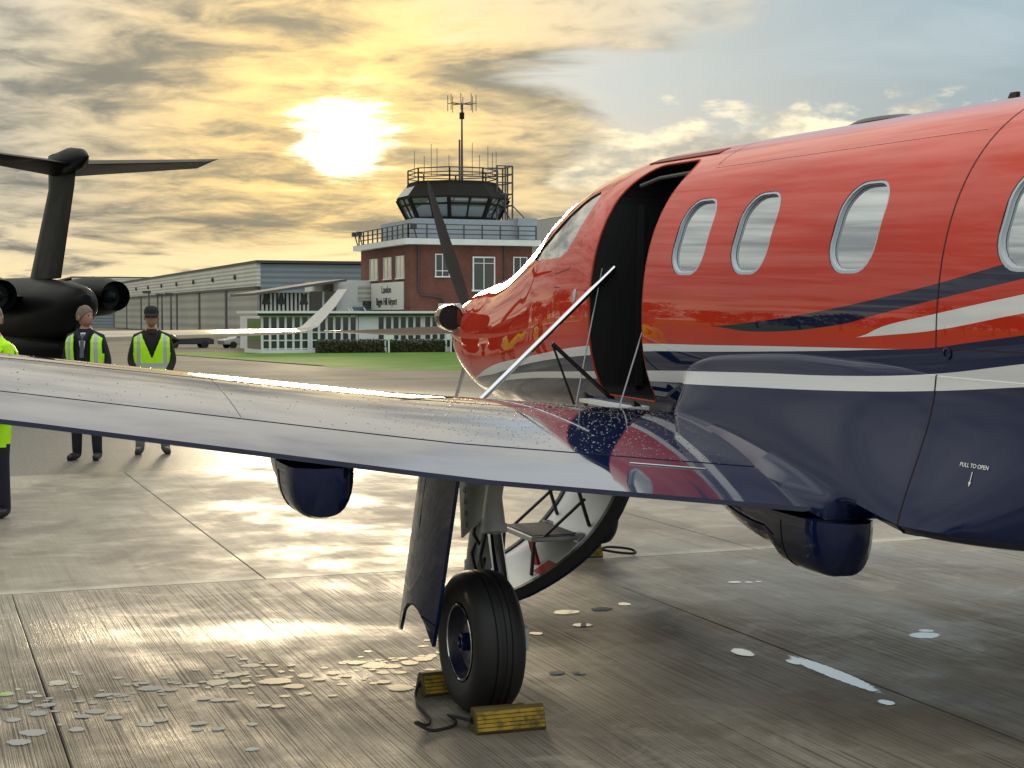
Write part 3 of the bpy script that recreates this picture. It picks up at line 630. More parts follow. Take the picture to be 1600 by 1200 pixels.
# ---- main gear (trailing link)
for s in(-1,1):
    mg=link('main_gear',None,AC,loc=(s*2.26,0,0)); i_=-s     # i_ points inboard
    wheel(mg,.305,.225,(0,0,.300))
    ax=i_*.17
    b=MB(); b.tube([(ax,.34,1.06),(ax,.42,.80),(ax,.52,.55),(ax,.55,.47)],[.075,.06,.055,.06],12); b.bar((ax,.30,1.04),(ax,.50,.52),.07,.13); b.build('leg',M_GREYP,mg,smooth=40)
    b=MB(); b.loft([[(ax+dx,y,z+h) for dx,h in((-.035,-.05),(.035,-.05),(.035,.05),(-.035,.05))] for y,z in((.62,.50),(.45,.46),(.2,.36),(-.06,.30))]); b.tube([(i_*.20,0,.30),(-i_*.08,0,.30)],.035,12); bevel(b.build('trailing_arm',M_GREYP,mg),.012)
    b=MB(); b.tube([(ax,.40,1.0),(ax,.30,.74)],.052,16); b.tube([(ax,.305,.75),(ax,.295,.715)],.060,16); st=b.build('shock_strut',M_WHITE,mg,smooth=40)
    b=MB(); b.tube([(ax,.30,.72),(ax,.12,.33)],.034,16); b.build('piston',M_CHROME,st,smooth=40)
    b=MB(); b.tube([(ax,.362,.902),(ax,.352,.876)],.054,16); b.build('warning_band',M_REDP,st,smooth=40)
    b=MB(); b.lathe([(-.05,.001),(-.05,.11),(.05,.11),(.05,.001)],'x',(i_*.10,.02,.32),20); b.build('brake_unit',M_BLACK,mg,smooth=40)
    for dy,q in((.0,.02),(.05,-.02),(.09,.03)):
        b=MB(); b.tube([(ax-.02,.40+dy,.84),(ax-.05+q,.33+dy,.70),(ax-.02-q,.37+dy,.60),(ax-.04,.30+dy,.47),(ax,.22+dy*.5,.38)],.008,6); b.build('brake_hose',M_BLACK,mg,smooth=True)
    # door carried on the leg, outboard
    rings=[]
    for j in range(13):
        v_=j/12.; z=1.07-.80*v_; yc=.0+.24*v_; row=[]
        for i in range(9):
            u=i/8.; y=yc-.23+.50*u; zz=z
            if v_>.8: zz=z+.17*max(0,1-((u-.40)/.42)**2)*(v_-.8)/.2
            row.append((s*(.185+.035*math.sin(u*PI)+.03*v_),y,zz))
        rings.append(row)
    b=MB(); n=9; outer=[p for r_ in rings for p in r_]; inner=[(p[0]-s*.016,p[1],p[2]) for p in outer]; N_=len(outer)
    fs=[(i*n+j,i*n+j+1,(i+1)*n+j+1,(i+1)*n+j) for i in range(12) for j in range(8)]
    b.add(outer+inner,fs+[tuple(N_+q for q in f_[::-1]) for f_ in fs]+[(i*n,(i+1)*n,N_+(i+1)*n,N_+i*n) for i in range(12)]+[(i*n+8,N_+i*n+8,N_+(i+1)*n+8,(i+1)*n+8) for i in range(12)]+[(12*n+j,12*n+j+1,N_+12*n+j+1,N_+12*n+j) for j in range(8)]+[(j,N_+j,N_+j+1,j+1) for j in range(8)])
    gd=b.build('gear_door',M_NAVY,mg,smooth=40)
    b=MB(); b.bar((s*.237,.10,.40),(s*.235,-.02,.365),.004,.005); b.build('door_scratch_plate',M_STEEL,gd)
    b=MB(); b.loft([[(s*(.06+.01*k),.10,1.04),(s*(.06+.01*k),-.26,1.03),(s*(.06+.01*k),-.20,.86),(s*(.06+.01*k),.06,.74)] for k in(0,1)]); pl=b.build('leg_plate',mat('polished_plate',(.72,.76,.68),.25,metal=.2,coat=.6),mg)
    for k in range(5):
        b=MB(); b.lathe([(0,.012),(.004,.012),(.004,.001)],'x',(s*.0715,.03-.012*k,1.0-.048*k),12); b.build('plate_hole',M_BLACK,pl)
    b=MB(); b.box(i_*.17-.12,i_*.17+.16,.0,.55,1.00,1.09); b.build('wheel_bay_lip',M_GREYP,mg)
# ---- airstair door, hung open from the sill
def stair(u,off=0.,):    # u 0 hinge .. 1 tip ; returns x,z on the outer shell
    a0=Vector((-.86,1.17)); a1=Vector((-1.60,.17)); p=a0+(a1-a0)*u; nrm=Vector((a1.y-a0.y,-(a1.x-a0.x))).normalized()  # towards +x/-z
    if nrm.y>0: nrm=-nrm
    return p+nrm*(.235*math.sin(u*PI)**.85-off)
asd=link('airstair_door',None,AC)
yd0,yd1=1.31,1.98
b=MB()
def shell(b,y0,y1,o0,o1,u0=0.,u1=1.,n=18):
    b.loft([[(*[stair(u,o)[0]],y,stair(u,o)[1]) for y,o in((y0,o0),(y1,o0),(y1,o1),(y0,o1))] for u in np.linspace(u0,u1,n)])
shell(b,yd0,yd1,0.,.055); b.build('door_shell',M_NAVY,asd,smooth=35)
b=MB(); shell(b,yd0+.03,yd1-.03,.052,.072,.02,.97); lin=b.build('door_lining',M_WHITE,asd,smooth=35)
b=MB(); shell(b,yd0-.006,yd0+.028,.02,.085,.0,.99); b.build('door_edge_seal',M_BLACK,asd,smooth=35)
b=MB(); shell(b,yd1-.028,yd1+.006,.02,.085,.0,.99); b.build('door_edge_seal',M_BLACK,asd,smooth=35)
for u_,dp in((.30,.24),(.62,.25)):
    p=stair(u_,.075); zt=p[1]+.03; st_=MB(); st_.box(p[0]-dp-.02,p[0]+.02,yd0+.10,yd1-.10,zt-.03,zt); o_=bevel(st_.build('step',M_STEEL,asd),.006)
    b=MB(); b.box(p[0]-dp,p[0],yd0+.12,yd1-.12,zt,zt+.004); b.build('step_tread',M_GRIP,o_)
    for y in(yd0+.11,yd1-.11):
        q=stair(min(1,u_+.24),.075); b=MB(); b.bar((p[0]-dp,y,zt-.015),(q[0],y,q[1]),.016,.016); b.build('step_stay',M_BLACK,asd)
        b=MB(); b.bar((p[0]-dp+.05,y,zt-.01),(stair(max(0,u_-.22),.08)[0]-.12,y,stair(max(0,u_-.22),.08)[1]),.014,.014); b.build('step_link',M_BLACK,asd)
        b=MB(); b.box(p[0]-.01,p[0]+.03,y-.03,y+.03,zt-.06,zt+.01); b.build('hinge_bracket',M_STEEL,asd)
p=stair(.80,.075); b=MB(); b.bar((p[0],1.52,p[1]),(p[0]-.05,1.50,p[1]+.15),.03,.02); b.build('release_handle',M_REDP,asd)
b=MB(); p1=stair(.76,.0745); p2=stair(.84,.0745); b.loft([[(q_[0],y,q_[1]) for y in(1.36,1.47)] for q_ in(p1,p2)],cap=False,closed=False); b.build('warning_label',M_REDP,asd)
b=MB(); b.tube([(-1.60,1.97,1.15),(-.74,1.985,1.935)],.017,12); b.build('handrail',M_CHROME,asd,smooth=True)
b=MB(); b.tube([(-1.13,1.975,1.50),(-.72,1.92,1.13)],.013,10); b.build('rail_strut',M_BLACK,asd,smooth=True)
b=MB(); b.tube([(-1.13,1.975,1.50),(-.98,1.97,1.12)],.007,8); b.build('rail_strut',M_BLACK,asd,smooth=True)
b=MB(); b.tube([(-.82,1.985,1.93),(-.985,1.97,1.13)],.0045,6); b.build('support_cable',M_STEEL,asd)
b=MB(); b.tube([(-.85,1.35,1.62),(-1.007,1.343,1.15)],.0045,6); b.build('support_cable',M_STEEL,asd)
b=MB(); b.box(-.97,-.84,1.30,1.95,1.165,1.185); b.build('sill_plate',M_WHITE,asd)
dd=DOOR+[DOOR[0]]; dd=[(a_[0]+(c_[0]-a_[0])*i/12,a_[1]+(c_[1]-a_[1])*i/12) for a_,c_ in zip(dd[:-1],dd[1:]) for i in range(12 if math.dist(a_,c_)>.2 else 1)]
b=MB(); dr=[Vector((sx(y,z)+.004,y,z)) for y,z in dd]; b.tube(dr+[dr[0]],.006,6); b.build('door_frame_trim',M_REDTRIM,fus,smooth=True)
b=MB(); b.tube([(-.62,1.90,2.40),(-.55,1.80,2.44),(-.50,1.5,2.455),(-.5,1.4,2.45)],.012,8); b.build('grab_rail',M_GALV,fus,smooth=True)
b=MB(); b.box(-.60,-.56,1.97,1.995,1.25,2.30); b.build('cabin_jamb',mat('jamb_dark',(.02,.02,.022),.5),fus)
# ------------------------------------------------------------------ wheel chocks
def chock(loc,rz,label):
    t_=thing('wheel_chock',label,'chock',loc,(0,0,rz),'yellow wheel chocks')
    L=.15; prof=[(-.055,0),(.055,0),(.062,.012),(.030,.088),(.018,.10),(-.018,.10),(-.030,.088),(-.062,.012)]
    b=MB(); b.loft([[(x,y,z) for y,z in prof] for x in(-L,L)]); bevel(b.build('block',mat('dirty_chock',(.10,.075,.02),.7,var=.3,vscale=12.),t_),.004)
    for s in(-1,1):
        for k in range(5):
            u=.12+.19*k; b=MB(); y=.064-.032*u; z=.012+.080*u
            b.bar((-L+.006,s*y,z),(L-.006,s*y,z),.010,.0115); b.build('grip_rib',M_CHOCK,t_)
    b=MB(); b.lathe([(0,.016),(-.004,.016),(-.004,.010),(.0,.010)],'x',(-L-.0005,0,.05),14); b.build('rope_eye',M_BLACK,t_)
    return t_
chock((2.235,6.66,0),R(4),'yellow ribbed rubber chock ahead of the main tyre, mostly hidden by it')
chock((2.245,5.965,0),R(-1.5),'yellow ribbed rubber chock set right behind the main tyre')
chock((4.33,10.05,0),R(0),'yellow chock with a rope loop beside the nose wheel under the airstair')
b=MB(); b.cord([(2.083,6.655,.05),(2.05,6.60,.015),(2.01,6.42,.009),(1.985,6.20,.009),(1.94,6.10,.012),(1.895,6.09,.03),(1.885,6.05,.035),(1.93,6.02,.012),(1.99,6.03,.009),(2.05,6.07,.009),(2.075,6.13,.012),(2.055,6.16,.03),(2.045,6.08,.045),(2.088,5.965,.05)],.007,7)
b.build('chock_rope',M_ROPE,smooth=True,label='thin black rope joining the two chocks of the main wheel',cat='rope')
b=MB(); b.cord([(4.48,10.05,.05),(4.60,10.16,.045),(4.74,10.10,.03),(4.72,9.98,.02),(4.60,9.98,.03),(4.48,10.04,.05)],.009,7)
b.build('chock_rope',M_ROPE,smooth=True,label='short black rope loop tied to the chock by the nose wheel',cat='rope')

# ------------------------------------------------------------------ terminal with control tower
GB=-1.05
TB=thing('control_tower_building','red brick airport terminal with a dark glazed control tower cab on its roof','building',(34.5,112,GB))
Z=lambda z:z-GB           # world height -> height above the building's base
def part(name,m,par,*boxes,smooth=False):
    b=MB()
    for q in boxes: b.box(*q)
    return b.build(name,m,par,smooth=smooth)
part('wall',M_BRICK,TB,(0,9.7,0,14,0,Z(6.95)))
b=MB(); b.box(-.55,10.2,-.55,14.5,Z(6.95),Z(7.38)); b.build('parapet',M_OFFW,TB)
part('roof',M_ROOFG,TB,(-.3,9.9,-.3,14.2,Z(7.38),Z(7.44)))
def win(par,face,a0,a1,z0,z1,panes,m,fr=.07,midz=None):
    """window on the -Y face (face='f', y=-.0) or the -X face (face='l')"""
    def bx(b,p0,p1,q0,q1,d0,d1): b.box(p0,p1,d0,d1,q0,q1) if face=='f' else b.box(d0,d1,p0,p1,q0,q1)
    b=MB(); bx(b,a0,a1,z0,z1,-.04,-.005); wn=b.build('window',m,par)
    b=MB()
    bx(b,a0-fr,a0,z0,z1,-.09,.0); b.build('frame',M_OFFW,wn)
    b=MB(); bx(b,a1,a1+fr,z0,z1,-.09,.0); b.build('frame',M_OFFW,wn)
    b=MB(); bx(b,a0-fr,a1+fr,z1,z1+fr,-.09,.0); b.build('frame',M_OFFW,wn)
    b=MB(); bx(b,a0-fr*1.8,a1+fr*1.8,z0-fr*1.3,z0,-.16,.0); b.build('sill',M_OFFW,wn)
    for i in range(1,panes):
        p=a0+(a1-a0)*i/panes; b=MB(); bx(b,p-.03,p+.03,z0,z1,-.08,-.041); b.build('mullion',M_OFFW,wn)
    if midz:
        for zz in midz: b=MB(); bx(b,a0,a1,zz-.025,zz+.025,-.078,-.042); b.build('glazing_bar',M_OFFW,wn)
    return wn
win(TB,'f',1.95,2.95,Z(4.6),Z(6.2),2,M_PANE,midz=[Z(5.0)])
win(TB,'f',4.95,6.55,Z(3.6),Z(6.0),2,M_PANE,.10,midz=[Z(5.6)])
win(TB,'f',8.2,9.2,Z(4.6),Z(6.05),2,M_PANE)

for y0,y1 in((1.75,3.6),(5.1,7.05),(8.9,11.0)): win(TB,'l',y0,y1,Z(4.5),Z(6.1),2,M_PANEL)
b=MB(); b.box(-.10,-.02,1.70,10.6,Z(2.1),Z(4.22)); sg=b.build('sign_board',M_SIGN,TB)
mx=Matrix(((0,0,-1,-.115),(-1,0,0,6.2),(0,1,0,0),(0,0,0,1)))
def sgn(body,size,z,sx_): m_=mx.copy(); m_[2][3]=z; text(body,size,'sign_text',M_INK,sg,m_,.01,sx_)
sgn('London',.78,Z(3.65),1.1); sgn('Biggin Hill Airport',.80,Z(2.72),.98)
b=MB(); b.tube([(.55,-.09,Z(6.9)),(.55,-.09,Z(3.55)),(.75,-.09,Z(3.2)),(2.3,-.09,Z(3.0)),(2.6,-.09,Z(2.6))],.07,8); b.build('drainpipe',M_TRIM,TB)
part('drainpipe',M_TRIM,TB,(7.35,7.47,-.12,-.02,Z(3.),Z(6.9)))
part('canopy',M_OFFW,TB,(2.1,9.5,-1.6,-.05,Z(2.25),Z(2.55)))
def rail(par,pts,h,name='roof_railing',step=1.3,r=.05):
    b=MB()
    for z in(h,h*.66,h*.33): b.tube([(x,y,q+z) for x,y,q in pts],r,4)
    o=b.build(name,M_GALV,par)
    for a_,c_ in zip(pts[:-1],pts[1:]):
        L=math.dist(a_,c_); n=max(1,int(L/step))
        for i in range(n+1):
            p=[a_[k]+(c_[k]-a_[k])*i/n for k in range(3)]; b=MB(); b.box(p[0]-r,p[0]+r,p[1]-r,p[1]+r,p[2],p[2]+h); b.build('post',M_GALV,o)
rail(TB,[(-.3,13.5,Z(7.4)),(-.3,-.3,Z(7.4)),(9.9,-.3,Z(7.4))],1.05)
for x,y in((-.5,13.2),(-.5,11.8),(.3,-.5)):
    b=MB(); b.bar((x,y,Z(7.4)),(x-.2,y,Z(8.1)),.08,.08); b.box(x-.45,x-.05,y-.2,y+.2,Z(8.1),Z(8.45)); b.build('floodlight',M_TRIM,TB)
# tower drum and cab
cx,cy=5.45,6.4
def octo(r,z,ph=22.5,n=8): return [(cx+r*math.cos(R(ph+360*k/n)),cy+r*math.sin(R(ph+360*k/n)),z) for k in range(n)]
b=MB(); b.box(.85,9.9,1.7,11.,Z(7.44),Z(9.0)); b.build('tower_base',M_CABB,TB)
part('plant_room',M_CABB,TB,(9.0,10.6,1.2,4.2,Z(7.44),Z(9.15)))
b=MB(); b.loft([octo(3.55,Z(8.95)),octo(3.75,Z(9.25))]); b.build('cab_sill',M_CABD,TB)
b=MB(); lo=octo(3.62,Z(9.25)); hi=octo(4.42,Z(10.75)); b.loft([lo,hi]); cab=b.build('cab_glazing',M_CABW,TB)
for k in range(8):
    b=MB(); b.bar(lo[k],hi[k],.30,.30); b.build('cab_post',M_CABD,cab)
    m0=(Vector(lo[k])+Vector(lo[(k+1)%8]))/2; m1=(Vector(hi[k])+Vector(hi[(k+1)%8]))/2; b=MB(); b.bar(m0,m1,.12,.12); b.build('cab_mullion',M_CABD,cab)
    f_=.68; a_=Vector(lo[k]).lerp(Vector(hi[k]),f_); c_=Vector(lo[(k+1)%8]).lerp(Vector(hi[(k+1)%8]),f_); b=MB(); b.bar(a_,c_,.14,.14); b.build('cab_transom',M_CABD,cab)
b=MB(); b.loft([octo(4.46,Z(10.72)),octo(4.48,Z(10.85)),octo(3.65,Z(11.85)),octo(3.6,Z(12.1))]); b.build('cab_roof',M_CABD,TB)
for k in(3,7):
    q=[Vector(p) for p in octo(4.50,Z(10.95))]; q2=[Vector(p) for p in octo(3.85,Z(11.7))]; c0=q[k].lerp(q[(k+1)%8],.06); c1=q[k].lerp(q[(k+1)%8],.94); d0=q2[k].lerp(q2[(k+1)%8],.06); d1=q2[k].lerp(q2[(k+1)%8],.94); b=MB(); b.add([c0,c1,d1,d0],[(0,1,2,3)]); b.build('roof_light',M_CABW,TB)
rail(TB,octo(3.55,Z(12.1),22.5,8)+[octo(3.55,Z(12.1))[0]],1.0,'cab_railing',1.4)
cg=MB()
for z in(12.1,12.75,13.4,11.2,10.3): cg.tube([(8.3,4.0,Z(z)),(9.6,4.0,Z(z)),(9.6,6.2,Z(z)),(8.3,6.2,Z(z))],.06,4)
o_=cg.build('ladder_cage',M_GALV,TB)
for x,y in((8.3,4.),(9.0,4.),(9.6,4.),(9.6,5.1),(9.6,6.2)): b=MB(); b.box(x-.055,x+.055,y-.055,y+.055,Z(9.1),Z(13.4)); b.build('cage_upright',M_GALV,o_)
for a_,c_ in(((8.0,4.4,9.2),(9.6,4.4,11.)),((9.6,4.4,9.2),(8.2,4.4,11.2)),((9.6,4.2,10.4),(10.5,3.2,9.1))): b=MB(); b.bar((a_[0],a_[1],Z(a_[2])),(c_[0],c_[1],Z(c_[2])),.08,.08); b.build('cage_brace',M_GALV,o_)
b=MB(); b.tube([(cx-.05,cy-2.4,Z(12.1)),(cx-.05,cy-2.4,Z(18.0))],[.11,.06],8); ms=b.build('mast',M_GALV,TB)
part('mast_box',M_CABD,ms,(cx-.2,cx+.1,cy-2.55,cy-2.25,Z(16.9),Z(17.4)))
b=MB(); b.tube([(cx-.25,cy-2.4,Z(12.1)),(cx-.25,cy-2.4,Z(15.3))],.07,6); b.build('mast_conduit',M_GALV,ms)
for k in range(8):
    q=R(22+45*k); e_=(cx-.05+1.1*math.cos(q),cy-2.4+1.1*math.sin(q),Z(18.1)); b=MB(); b.bar((cx-.05,cy-2.4,Z(18.05)),e_,.05,.05); b.box(e_[0]-.022,e_[0]+.022,e_[1]-.022,e_[1]+.022,Z(17.5),Z(18.75)); b.build('dipole_arm',M_GALV,ms)
for x,y,h in((1.6,4.2,1.9),(2.2,3.6,1.5),(3.1,3.2,2.1),(4.0,3.0,1.6),(5.9,3.0,2.6),(6.6,3.3,1.7),(7.4,3.6,2.4),(8.0,4.2,2.0),(8.6,5.0,2.2),(2.7,3.4,2.4)):
    b=MB(); b.tube([(x,y,Z(12.4)),(x,y,Z(12.4+h))],.025,4); b.build('whip_aerial',M_GALV,TB)
# glazed ground-floor extension
CV=thing('glazed_terminal_extension','low white extension with rows of small-paned windows in front of the brick terminal','building',(22.,106,GB))
part('plinth',M_OFFW,CV,(0,40,0,6.,0,.35)); part('back_wall',M_PANE,CV,(.2,39.8,.30,5.9,.35,2.5))
part('roof',M_OFFW,CV,(-.5,40.4,-.6,6.2,2.86,3.02)); part('fascia',M_TRIM,CV,(-.3,40.2,-.35,-.2,2.70,2.86))
x=0.
for k in range(11):
    wd=(2.6,2.6,.55)[k%3] if k%3<2 else .55
    if k%3==2:
        part('pier',M_OFFW,CV,(x+.0,x+1.3,-.02,.3,.35,2.7)); x+=1.3; continue
    b=MB(); b.box(x+.12,x+3.3,.10,.14,.45,2.6); bay=b.build('window',M_PANE,CV)
    for i in range(7): p=x+.06+3.24*i/6; part('mullion',M_OFFW,bay,(p-.08,p+.08,.02,.10,.35,2.7))
    for zz in(.42,1.0,1.55,2.65): part('transom',M_OFFW,bay,(x+.12,x+3.3,.03,.095,zz-.04,zz+.04))
    x+=3.42
# white clubhouse annex with a glass roof
AN=thing('clubhouse_annex','white two-storey annex with a striped balcony and blue glass lean-to roof','building',(25.2,121,GB)); AN.scale=(1,1,.78)
part('wall',M_OFFW,AN,(6.2,22,2,12,0,7.1)); part('wing_wall',M_OFFW,AN,(0,8.2,1.,9,0,3.4))
b=MB(); b.loft([[(x,y,z) for y,z in((-.6,5.6+.20*x),(9,5.6+.20*x),(9,5.85+.20*x),(-.6,5.85+.20*x))] for x in(-.8,6.6)]); b.build('roof',M_ROOFG,AN)
part('balcony_room',M_PANE,AN,(4.0,6.1,.8,6,3.4,5.9))
part('window_post',M_OFFW,AN,(4.95,5.1,.7,.8,3.4,5.9))
part('name_board',M_SIGN,AN,(.5,3.8,.70,.80,2.5,3.3))
for i in range(12): part('balustrade_slat',M_SIGN,AN,(.05+i*.33,.22+i*.33,.55,.65,3.45,5.7))
part('balcony_back',M_TRIM,AN,(0,4.0,.8,1.,3.4,5.75))
for x in(.4,1.6,3.4):
    b=MB(); b.loft([[(x-.35,.5,4.6),(x+.35,.5,4.6),(x+.1,.5,5.6),(x-.1,.5,5.6)],[(x-.35,.45,4.6),(x+.35,.45,4.6),(x+.1,.45,5.6),(x-.1,.45,5.6)]]); b.build('folded_parasol',M_TRIM,AN)
b=MB(); b.loft([[(x,y,z) for y,z in((-.2,2.8),(3.2,5.2),(3.2,5.1),(-.2,2.7))] for x in(7.6,15.)]); gr=b.build('glass_roof',M_GLASSB,AN)
for i in range(8): x=7.6+7.4*i/7; b=MB(); b.bar((x,-.22,2.83),(x,3.2,5.24),.10,.08); b.build('glazing_bar',M_OFFW,gr)
b=MB(); b.loft([[(x,-.2,2.0),(x,3.2,2.0),(x,3.2,5.1),(x,-.2,2.7)] for x in(7.3,7.6)]); b.build('gable',M_OFFW,AN)
part('parapet_wall',M_OFFW,AN,(7.3,12.,-.6,-.25,1.6,2.75))
part('garage_door',M_CLAD,AN,(8.2,13.8,1.9,1.99,5.0,6.6))
for i in range(3): part('window',M_PANE,AN,(8.6+1.7*i,9.9+1.7*i,1.85,1.98,4.4,4.95))
# ------------------------------------------------------------------ hangars
HG=thing('hangar','long grey aircraft hangar with sliding doors and a pale clad gable band','hangar',(41.1,198.4,-1.2))
b=MB(); b.box(0,62,0,157,0,9.4); b.build('wall',M_CLADD,HG)
b=MB(); b.box(-.5,0,-.05,157,6.55,9.5); b.build('upper_band',M_CLAD,HG)
b=MB(); b.box(-.6,62.4,-.4,157.4,9.5,9.85); b.build('roof',M_TRIM,HG)
part('lower_front',M_TRIM,HG,(.02,62,-.06,0,0,4.9))
part('door_rail',M_TRIM,HG,(-.7,-.02,0,157,6.25,6.55))
yy=0.
for k in range(7):
    part('door_leaf',M_DOORG,HG,(-.42,-.03,yy+.4,yy+20.6,.1,6.25))
    part('door_post',M_TRIM,HG,(-.5,-.03,yy+20.8,yy+22.,.1,6.25)); yy+=22.2
for k in range(8):
    b=MB(); b.lathe([(0,.35),(-.25,.35),(-.25,.22),(0,.2)],'x',(-.5,14+17.*k,8.0),12); b.build('vent',M_TRIM,HG)
HB=thing('far_hangar','blue grey hangar roof showing beyond the long hangar','hangar',(34,372,-1.2))
part('wall',M_CLADD,HB,(0,50,0,40,0,11.0)); part('fascia',M_CLAD,HB,(-.5,50.5,-.5,-.02,9.,11.4)); part('roof',M_TRIM,HB,(-.6,50.6,-.4,40.5,11.4,11.7))
HC=thing('pale_hangar','pale grey flat-roofed hangar beside the control tower, partly behind the aircraft nose','hangar',(55,84,-.8))
part('wall',M_CLAD,HC,(0,40,0,56,0,9.1)); part('fascia',mat('pale_fascia',(.42,.43,.42),.5),HC,(-.6,40.6,-.6,56.6,9.1,11.3)); part('roof',M_ROOFG,HC,(-.3,40.3,-.3,56.3,11.3,11.4))
# hedge, signposts, parked cars, boundary
hb=MB()
def leafbox(b,x0,x1,y0,y1,z0,z1,n,s):
    for i in range(n):
        f_=random.random(); x=random.uniform(x0,x1); y=random.uniform(y0,y1); z=random.uniform(z0,z1)
        if f_<.5: y=y0+random.uniform(-.06,.06)
        elif f_<.85: z=z1+random.uniform(-.08,.08)
        d1=Vector((random.gauss(0,1),random.gauss(0,1),random.gauss(0,1))).normalized()*s; d2=d1.orthogonal().normalized()*s*.7; p=Vector((x,y,z)); b.add([p-d1-d2,p+d1-d2,p+d1+d2,p-d1+d2],[(0,1,2,3)])
hx=0.
for k,(x0,x1) in enumerate(((25.5,30.2),(30.6,34.6),(35.2,46.))):
    hd=thing('hedge',('clipped dark hedge below the small-paned windows, left length by the annex','clipped dark hedge between two short white posts','long clipped dark hedge running behind the red nose')[k],'hedge',(0,0,0))
    b=MB(); b.box(x0,x1,104.25,105.05,gz(104)+0.,gz(104)+.78); b.build('hedge_core',M_BARK,hd)
    b=MB(); leafbox(b,x0,x1,104.15,105.1,gz(104),gz(104)+.85,int((x1-x0)*170),.07); b.build('foliage',M_HEDGE,hd,kind='stuff')
for x,lb in((30.4,'short white signpost in the hedge gap beneath the winglet'),(34.9,'short white signpost in the hedge gap below the name sign')):
    p=thing('signpost',lb,'signpost',(x,103.9,gz(104))); part('post',M_OFFW,p,(-.05,.05,-.05,.05,0,1.3)); part('board',M_SIGN,p,(-.35,.35,-.08,-.055,.95,1.35))
def car(loc,rz,m,label,L=4.2):
    c=thing('parked_car',label,'car',loc,(0,0,rz),'cars parked by the hangar')
    pr=[(-L/2,.35),(-L/2,.75),(-L/2+.9,.92),(-L/2+1.5,1.40),(L/2-1.2,1.45),(L/2-.35,.95),(L/2,.80),(L/2,.35)]
    b=MB(); b.loft([[(x,y,z if z<.95 or abs(y)<.75 else z-.03) for x,z in pr] for y in(-.85,-.78,.78,.85)]); bevel(b.build('body',m,c,smooth=30),.06)
    b=MB(); b.loft([[(-L/2+1.05,y,.95),(-L/2+1.58,y,1.36),(L/2-1.25,y,1.40),(L/2-.6,y,.97)] for y in(-.86,.86)]); b.build('side_glass',M_PANE,c)
    for x in(-L/2+.8,L/2-.8):
        for y in(-.8,.8): b=MB(); b.lathe([(-.1,.001),(-.1,.31),(.1,.31),(.1,.001)],'y',(x,y,.31),16); b.build('wheel',M_RUBBER,c)
car((26.5,135,-1.19),R(10),mat('car_silver',(.45,.46,.47),.25,metal=.5,coat=.5),'silver car parked in front of the hangar doors')
car((31.,134,-1.19),R(-5),mat('car_tan',(.30,.17,.06),.3,coat=.5),'tan car parked beside the white annex')
car((22.,137,-1.19),R(3),mat('car_dark',(.03,.035,.04),.25,coat=.5),'dark car parked along the hangar behind the jet wing')
for x,y,h in((24.6,180,5.4),(27.2,188,5.2),(28.4,189,5.3)):
    lp=thing('apron_light','thin dark floodlight pole in front of the hangar doors','light pole',(x,y,-1.19),group='floodlight poles by the hangar'); b=MB(); b.tube([(0,0,0),(0,0,h)],[.13,.07],6); b.build('pole',M_TRIM,lp); part('lamp_head',M_TRIM,lp,(-.7,.2,-.15,.15,h-.1,h+.2))
# ------------------------------------------------------------------ business jet, seen from behind
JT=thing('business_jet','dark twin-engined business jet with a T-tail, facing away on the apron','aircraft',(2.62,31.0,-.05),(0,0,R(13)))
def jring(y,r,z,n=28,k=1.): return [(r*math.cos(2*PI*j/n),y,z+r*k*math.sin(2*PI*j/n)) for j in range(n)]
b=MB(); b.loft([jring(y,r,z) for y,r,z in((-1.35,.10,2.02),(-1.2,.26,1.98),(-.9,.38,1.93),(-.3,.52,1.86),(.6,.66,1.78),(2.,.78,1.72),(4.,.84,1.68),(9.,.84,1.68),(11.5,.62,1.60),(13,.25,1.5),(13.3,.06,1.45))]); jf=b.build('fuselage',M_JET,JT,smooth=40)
b=MB(); b.loft([jring(y,r,z,20,.75) for y,r,z in((-.2,.15,1.15),(.6,.55,1.13),(2.5,.80,1.12),(6.,.85,1.10),(8.,.5,1.15))]); b.build('belly_fairing',M_JET,JT,smooth=40)
def slabfoil(b,secs):
    b.loft([[(x+dx*t_*o,y0+(y1-y0)*u,z+dz*t_*o) for u,o in((0,0),(.1,.6),(.35,1),(1,.06),(1,-.06),(.35,-1),(.1,-.6))] for x,y0,y1,z,t_,dx,dz in secs])
b=MB(); slabfoil(b,[(0,1.95,.1,2.45,.15,1,0),(0,.70,-.75,4.15,.12,1,0),(0,.70,-.95,4.80,.12,1,0)]); b.build('tail_fin',M_JET,JT,smooth=35)
b=MB(); b.loft([jring(y,r,4.62,16,1.25) for y,r in((.9,.03),(.4,.16),(-.6,.20),(-1.2,.14),(-1.55,.02))]); b.build('tail_bullet',M_JET,JT,smooth=40)
